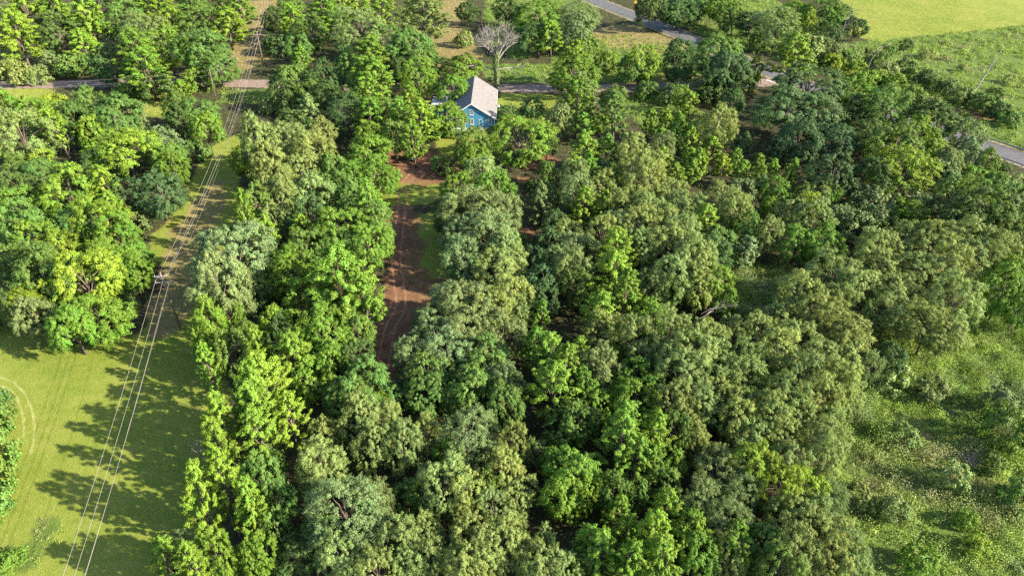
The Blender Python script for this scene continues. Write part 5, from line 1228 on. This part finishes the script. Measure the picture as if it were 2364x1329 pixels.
def window(cx, z0, wd, ht, y=0.0, parent=hs):
    mb = MB(); t = .11
    mb.box(cx - wd/2 - t, cx - wd/2, y - .07, y + .02, z0 - t, z0 + ht + t); mb.box(cx + wd/2, cx + wd/2 + t, y - .07, y + .02, z0 - t, z0 + ht + t)
    mb.box(cx - wd/2, cx + wd/2, y - .07, y + .02, z0 + ht, z0 + ht + t); mb.box(cx - wd/2, cx + wd/2, y - .07, y + .02, z0 - t, z0)
    wn = mb.build('window', WHITE, parent)
    m2 = MB(); m2.box(cx - wd/2, cx + wd/2, y - .045, y - .012, z0 + ht/2 - .03, z0 + ht/2 + .03); m2.box(cx - .02, cx + .02, y - .043, y - .012, z0, z0 + ht/2 - .03); m2.box(cx - .02, cx + .02, y - .043, y - .012, z0 + ht/2 + .03, z0 + ht); m2.build('muntin', WHITE, wn)
    for zz in (z0, z0 + ht / 2 + .03):
        m3 = MB(); m3.box(cx - wd/2, cx + wd/2, y - .010, y + .01, zz, zz + ht/2 - .03); m3.build('pane', GLASS, wn)
    m4 = MB(); m4.box(cx - wd/2 - t - .05, cx + wd/2 + t + .05, y - .14, y + .0, z0 - t - .07, z0 - t - .002); m4.build('sill', WHITE, wn)
window(.05, 1.45, .80, 1.35); window(4.95, 1.45, .80, 1.35); window(.0, 4.15, .80, 1.25); window(-4.2, 1.45, .8, 1.35)
mb = MB(); mb.box(1.95, 2.07, -.07, .02, .6, 2.75); mb.box(2.93, 3.05, -.07, .02, .6, 2.75); mb.box(2.07, 2.93, -.07, .02, 2.65, 2.75); df = mb.build('door', WHITE, hs)
mb = MB(); mb.box(2.07, 2.93, -.03, .015, .6, 2.65); mb.build('door_leaf', DOORP, df)
mb = MB(); mb.box(2.80, 2.87, -.09, -.03, 1.55, 1.65); mb.build('handle', DARK, df)
mb = MB(); mb.box(1.8, 3.2, -.9, -.0, .0, .55); mb.box(1.8, 3.2, -1.2, -.902, 0, .28); mb.build('step', BLOCK, hs)
# lean-to porch on the left front, awning on the right side, low white-roofed wing on the left
mb = MB(); mb.box(-5.9, -1.55, -2.3, -.02, .0, .35); pc = mb.build('porch', simple_mat('porch_deck', (0.395, 0.410, 0.426), .8, .15, 2.0), hs)
for px_ in (-5.8, -1.75):
    mb = MB(); mb.box(px_, px_ + .16, -2.2, -2.04, .35, 2.55); mb.build('porch_post', WHITE, pc)
mb = MB(); mb.add([(-6.2, -2.6, 2.56), (-1.3, -2.6, 2.56), (-1.3, -.05, 3.0), (-6.2, -.05, 3.0), (-6.2, -2.6, 2.68), (-1.3, -2.6, 2.68), (-1.3, -.05, 3.12), (-6.2, -.05, 3.12)], [(3,2,1,0),(4,5,6,7),(0,1,5,4),(1,2,6,5),(2,3,7,6),(3,0,4,7)]); mb.build('porch_roof', METALROOF, pc)
mb = MB(); mb.add([(HW, 8.2, 2.55), (HW + 1.3, 8.2, 2.1), (HW + 1.3, 11.8, 2.1), (HW, 11.8, 2.55), (HW, 8.2, 2.66), (HW + 1.3, 8.2, 2.21), (HW + 1.3, 11.8, 2.21), (HW, 11.8, 2.66)], [(3,2,1,0),(4,5,6,7),(0,1,5,4),(1,2,6,5),(2,3,7,6),(3,0,4,7)]); aw = mb.build('side_awning', WHITE, hs)
for yy in (8.3, 11.6):
    mb = MB(); mb.box(HW + 1.15, HW + 1.25, yy, yy + .1, 0, 2.12); mb.build('awning_post', WHITE, aw)
mb = MB(); mb.box(-HW - 5.5, -HW - .01, 9, 17, 0, 2.7); mb.build('wing', SIDING, hs)
mb = MB(); mb.add([(-HW - 5.9, 8.6, 2.6), (-HW - .02, 8.6, 3.15), (-HW - .02, 17.4, 3.15), (-HW - 5.9, 17.4, 2.6), (-HW - 5.9, 8.6, 2.72), (-HW - .02, 8.6, 3.27), (-HW - .02, 17.4, 3.27), (-HW - 5.9, 17.4, 2.72)], [(3,2,1,0),(4,5,6,7),(0,1,5,4),(1,2,6,5),(2,3,7,6),(3,0,4,7)]); mb.build('wing_roof', METALROOF, hs)
# small shed under the tree in front
sh = tag(empty('shed', (-25.63, 158.77, 0.00)), 'small dark shed with grey panel under the tree before the house', 'shed')
mb = MB(); mb.box(-1.0, 1.0, 0, 1.8, 0, 2.0); mb.build('wall', DARK, sh)
mb = MB(); mb.box(.35, .98, -.05, -.004, .15, 1.85); mb.build('panel', BLOCK, sh)
mb = MB(); mb.add([(-1.2, -.25, 2.02), (1.2, -.25, 2.02), (1.2, 2.0, 2.3), (-1.2, 2.0, 2.3), (-1.2, -.25, 2.1), (1.2, -.25, 2.1), (1.2, 2.0, 2.38), (-1.2, 2.0, 2.38)], [(3,2,1,0),(4,5,6,7),(0,1,5,4),(1,2,6,5),(2,3,7,6),(3,0,4,7)]); mb.build('roof', simple_mat('shed_roof', (.12, .11, .10), .9), sh)

# ------------------------------------------------------------------ power line
LINE = Vector((-.2, 1.0, 0)).normalized(); SIDE = Vector((LINE.y, -LINE.x, 0))      # SIDE points right
def pole(base, h, r, label, arms, lean=(0, 0)):
    t = tag(empty('utility_pole', base), label, 'utility pole', 'poles of the power line')
    mb = MB(); mb.tube([(0, 0, -.3), (lean[0] * .5, lean[1] * .5, h * .5), (lean[0], lean[1], h)], [r * 1.15, r, r * .75], 9); mb.build('pole', POLEWOOD, t, True)
    pins = []
    for z, half in arms:
        a = MB(); f = z / h; c = Vector((lean[0] * f, lean[1] * f, z)) - LINE * (r + .07)
        p, q = c - SIDE * half, c + SIDE * half; w_ = LINE * .045
        a.add([p - w_ + Vector((0,0,-.055)), q - w_ + Vector((0,0,-.055)), q + w_ + Vector((0,0,-.055)), p + w_ + Vector((0,0,-.055)), p - w_ + Vector((0,0,.055)), q - w_ + Vector((0,0,.055)), q + w_ + Vector((0,0,.055)), p + w_ + Vector((0,0,.055))], [(3,2,1,0),(4,5,6,7),(0,1,5,4),(1,2,6,5),(2,3,7,6),(3,0,4,7)])
        ar = a.build('crossarm', ARMWOOD, t)
        for s in (-1, 1):
            m = MB(); m.tube([c + SIDE * s * half * .55 - LINE * .07, Vector((lean[0] * f, lean[1] * f, z - .75)) - LINE * (r + .02)], .022, 5); m.build('brace', ARMWOOD, t)
        for s in (-1, 0.05, 1) if z == arms[0][0] else (-1, 1):
            m = MB(); b = c + SIDE * s * (half - .1); m.tube([b + Vector((0, 0, .056)), b + Vector((0, 0, .16)), b + Vector((0, 0, .2)), b + Vector((0, 0, .3))], [.03, .03, .08, .06], 8); m.build('insulator', PORCELAIN, ar)
        pins.append((Vector(base) + c, half - .1))
    return pins
P1, P2, P3 = Vector((-57.08, 91.27, 0.00)), Vector((-84.89, 233.79, 0.00)), Vector((-94.49, 277.34, 0.00))
P0 = P1 - LINE * 125 + Vector((2.5, 0, 0)); P5 = P3 + LINE * 60
pole(P1, 12.9, .145, 'nearest utility pole with two pale crossarms beside the field', [(12.2, 1.0), (11.0, 1.2)], (.5, -.8))
pole(P2, 11.0, .17, 'dark utility pole with pale crossarm near the gravel road', [(10.4, 1.2)])
pole(P3, 12.0, .17, 'farthest utility pole at the top edge of the photo', [(11.4, 1.2)])
P4 = Vector((-89.06, 199.65, 0.00))
t4 = tag(empty('utility_pole', P4), 'thin utility pole without crossarms leaning left of the clearing', 'utility pole')
mb = MB(); mb.tube([(0, 0, -.3), (.2, 0, 4.5), (.5, -.4, 9.5)], [.16, .14, .11], 8); mb.build('pole', POLEWOOD, t4, True)
mb = MB(); mb.tube([(.5, -.4, 9.5), (.5, -.4, 9.62), (.5, -.4, 9.8)], [.05, .09, .05], 8); mb.build('insulator', PORCELAIN, t4)
def wire(a, b, sag, r, label, n=24):
    mb = MB(); mb.tube([a.lerp(b, i / n) - Vector((0, 0, sag * 4 * (i / n) * (1 - i / n))) for i in range(n + 1)], r, 5)
    return tag(mb.build('power_line', WIRE), label, 'power line', 'wires of the power line')
arm = lambda P, z, s: P + SIDE * s + Vector((0, 0, z)) - LINE * .25
L1 = P1 + Vector((.45, -.7, 0))
names = [('left', -1.1), ('middle', .05), ('right', 1.1)]
for nm_, s in names:
    wire(arm(L1, 11.3, s), arm(P0, 12.0, s), 2.6, .018, nm_ + ' wire of the three running past the nearest pole to the bottom edge')
    wire(arm(L1, 11.3 if s < 1 else 12.4, s), arm(P2, 10.7, s * .9), 3.2, .02, nm_ + ' wire of three above the clearing, nearest pole to the dark pole')
    wire(arm(P2, 10.7, s * .9), arm(P3, 11.7, s * .9), .5, .024, nm_ + ' wire of the three between the two far poles')
    wire(arm(P3, 11.7, s * .9), arm(P5, 11.7, s * .9), .6, .024, nm_ + ' wire of three leaving the top of the photo')
wire(L1 + Vector((-.35, -.2, 8.6)), P0 + Vector((-.3, 0, 9)), 2.6, .013, 'thin lower wire left of the three at the bottom edge')
wire(L1 + Vector((-.35, .2, 8.6)), P2 + Vector((-.2, 0, 8)), 3.0, .013, 'thin lower wire left of the three above the clearing')
for dz in (0, -1.3):
    wire(P4 + Vector((.45, -.4, 9.6 + dz)), P2 + Vector((0, -.2, 9.4 + dz)), .6, .018, ('upper' if dz == 0 else 'lower') + ' service wire from the thin pole to the dark pole')
    wire(P4 + Vector((.45, -.4, 9.6 + dz)), Vector((-168, 192, 8.0 + dz)), 1.2, .018, ('upper' if dz == 0 else 'lower') + ' service wire running left over the gravel road')

# ------------------------------------------------------------------ guardrails, signs, post
STEEL = simple_mat('galvanised_steel', (0.319, 0.327, 0.334), .45, .2, 3.0, metal=.6)
TIMBER = simple_mat('rail_post_timber', (0.122, 0.099, 0.084), .9, .3, 3.0)
def at_road(i, off): p, nrm = RL[i]; return p + nrm * off
i0 = min(range(len(RL)), key=lambda i: (RL[i][0] - Vector((122, 171, 0))).length); i1 = min(len(RL) - 3, i0 + 60)
for s, lab in ((1, 'steel guardrail on the far side of the paved road at right'), (-1, 'steel guardrail on the near side of the paved road at right')):
    g = tag(empty('guardrail', at_road(i0, s * 4.9)), lab, 'guardrail', 'guardrails of the paved road'); o0 = Vector(g.location)
    a0 = i0 + (2 if s < 0 else 0)
    prof = [(.0, .45), (.05, .50), (.0, .56), (.0, .60), (.05, .66), (.0, .72)]
    mb = MB(); k = len(prof)
    for j, i in enumerate(range(a0, i1)):
        for dx, z in prof: q = at_road(i, s * (4.9 - dx)) - o0; mb.v.append((q.x, q.y, z))
        if j:
            for m in range(k - 1): mb.f.append(((j - 1) * k + m, (j - 1) * k + m + 1, j * k + m + 1, j * k + m))
    rl = mb.build('rail', STEEL, g); sm = rl.modifiers.new('thickness', 'SOLIDIFY'); sm.thickness = .02
    for i in range(a0 + 1, i1, 2):
        q = at_road(i, s * 5.05) - o0; mb = MB(); mb.box(q.x - .08, q.x + .08, q.y - .08, q.y + .08, -.1, .78); mb.build('post', TIMBER, g)
YEL = simple_mat('yellow_sign', (0.570, 0.319, 0.015), .5, .05, 2.0)
sg = tag(empty('road_sign', (53.47, 311.75, 0.00)), 'yellow diamond road sign at the top edge by the paved road', 'road sign')
mb = MB(); mb.box(-.05, .05, -.05, .05, 0, 2.9); mb.build('post', TIMBER, sg)
mb = MB(); mb.extrude([(0, 1.75), (.72, 2.47), (0, 3.19), (-.72, 2.47)], -.10, -.055); mb.build('panel', YEL, sg)
sg = tag(empty('road_sign', (61.63, 294.03, 0.00)), 'small white roadside marker sign beside the paved road woods', 'road sign')
mb = MB(); mb.box(-.04, .04, -.04, .04, 0, 1.7); mb.build('post', STEEL, sg)
mb = MB(); mb.box(-.25, .25, -.07, -.042, 1.5, 2.1); mb.build('panel', WHITE, sg)
mk = tag(empty('marker_post', (79.54, 215.64, 0.00)), 'short dark marker post at the road junction', 'post')
mb = MB(); mb.tube([(0, 0, 0), (0, 0, 1.0), (0, 0, 1.12)], [.11, .11, .06], 8); mb.build('post', DARK, mk)
mb = MB(); mb.tube([(0, 0, .8), (0, 0, .92)], [.118, .118], 8); mb.build('reflector', WHITE, mk)
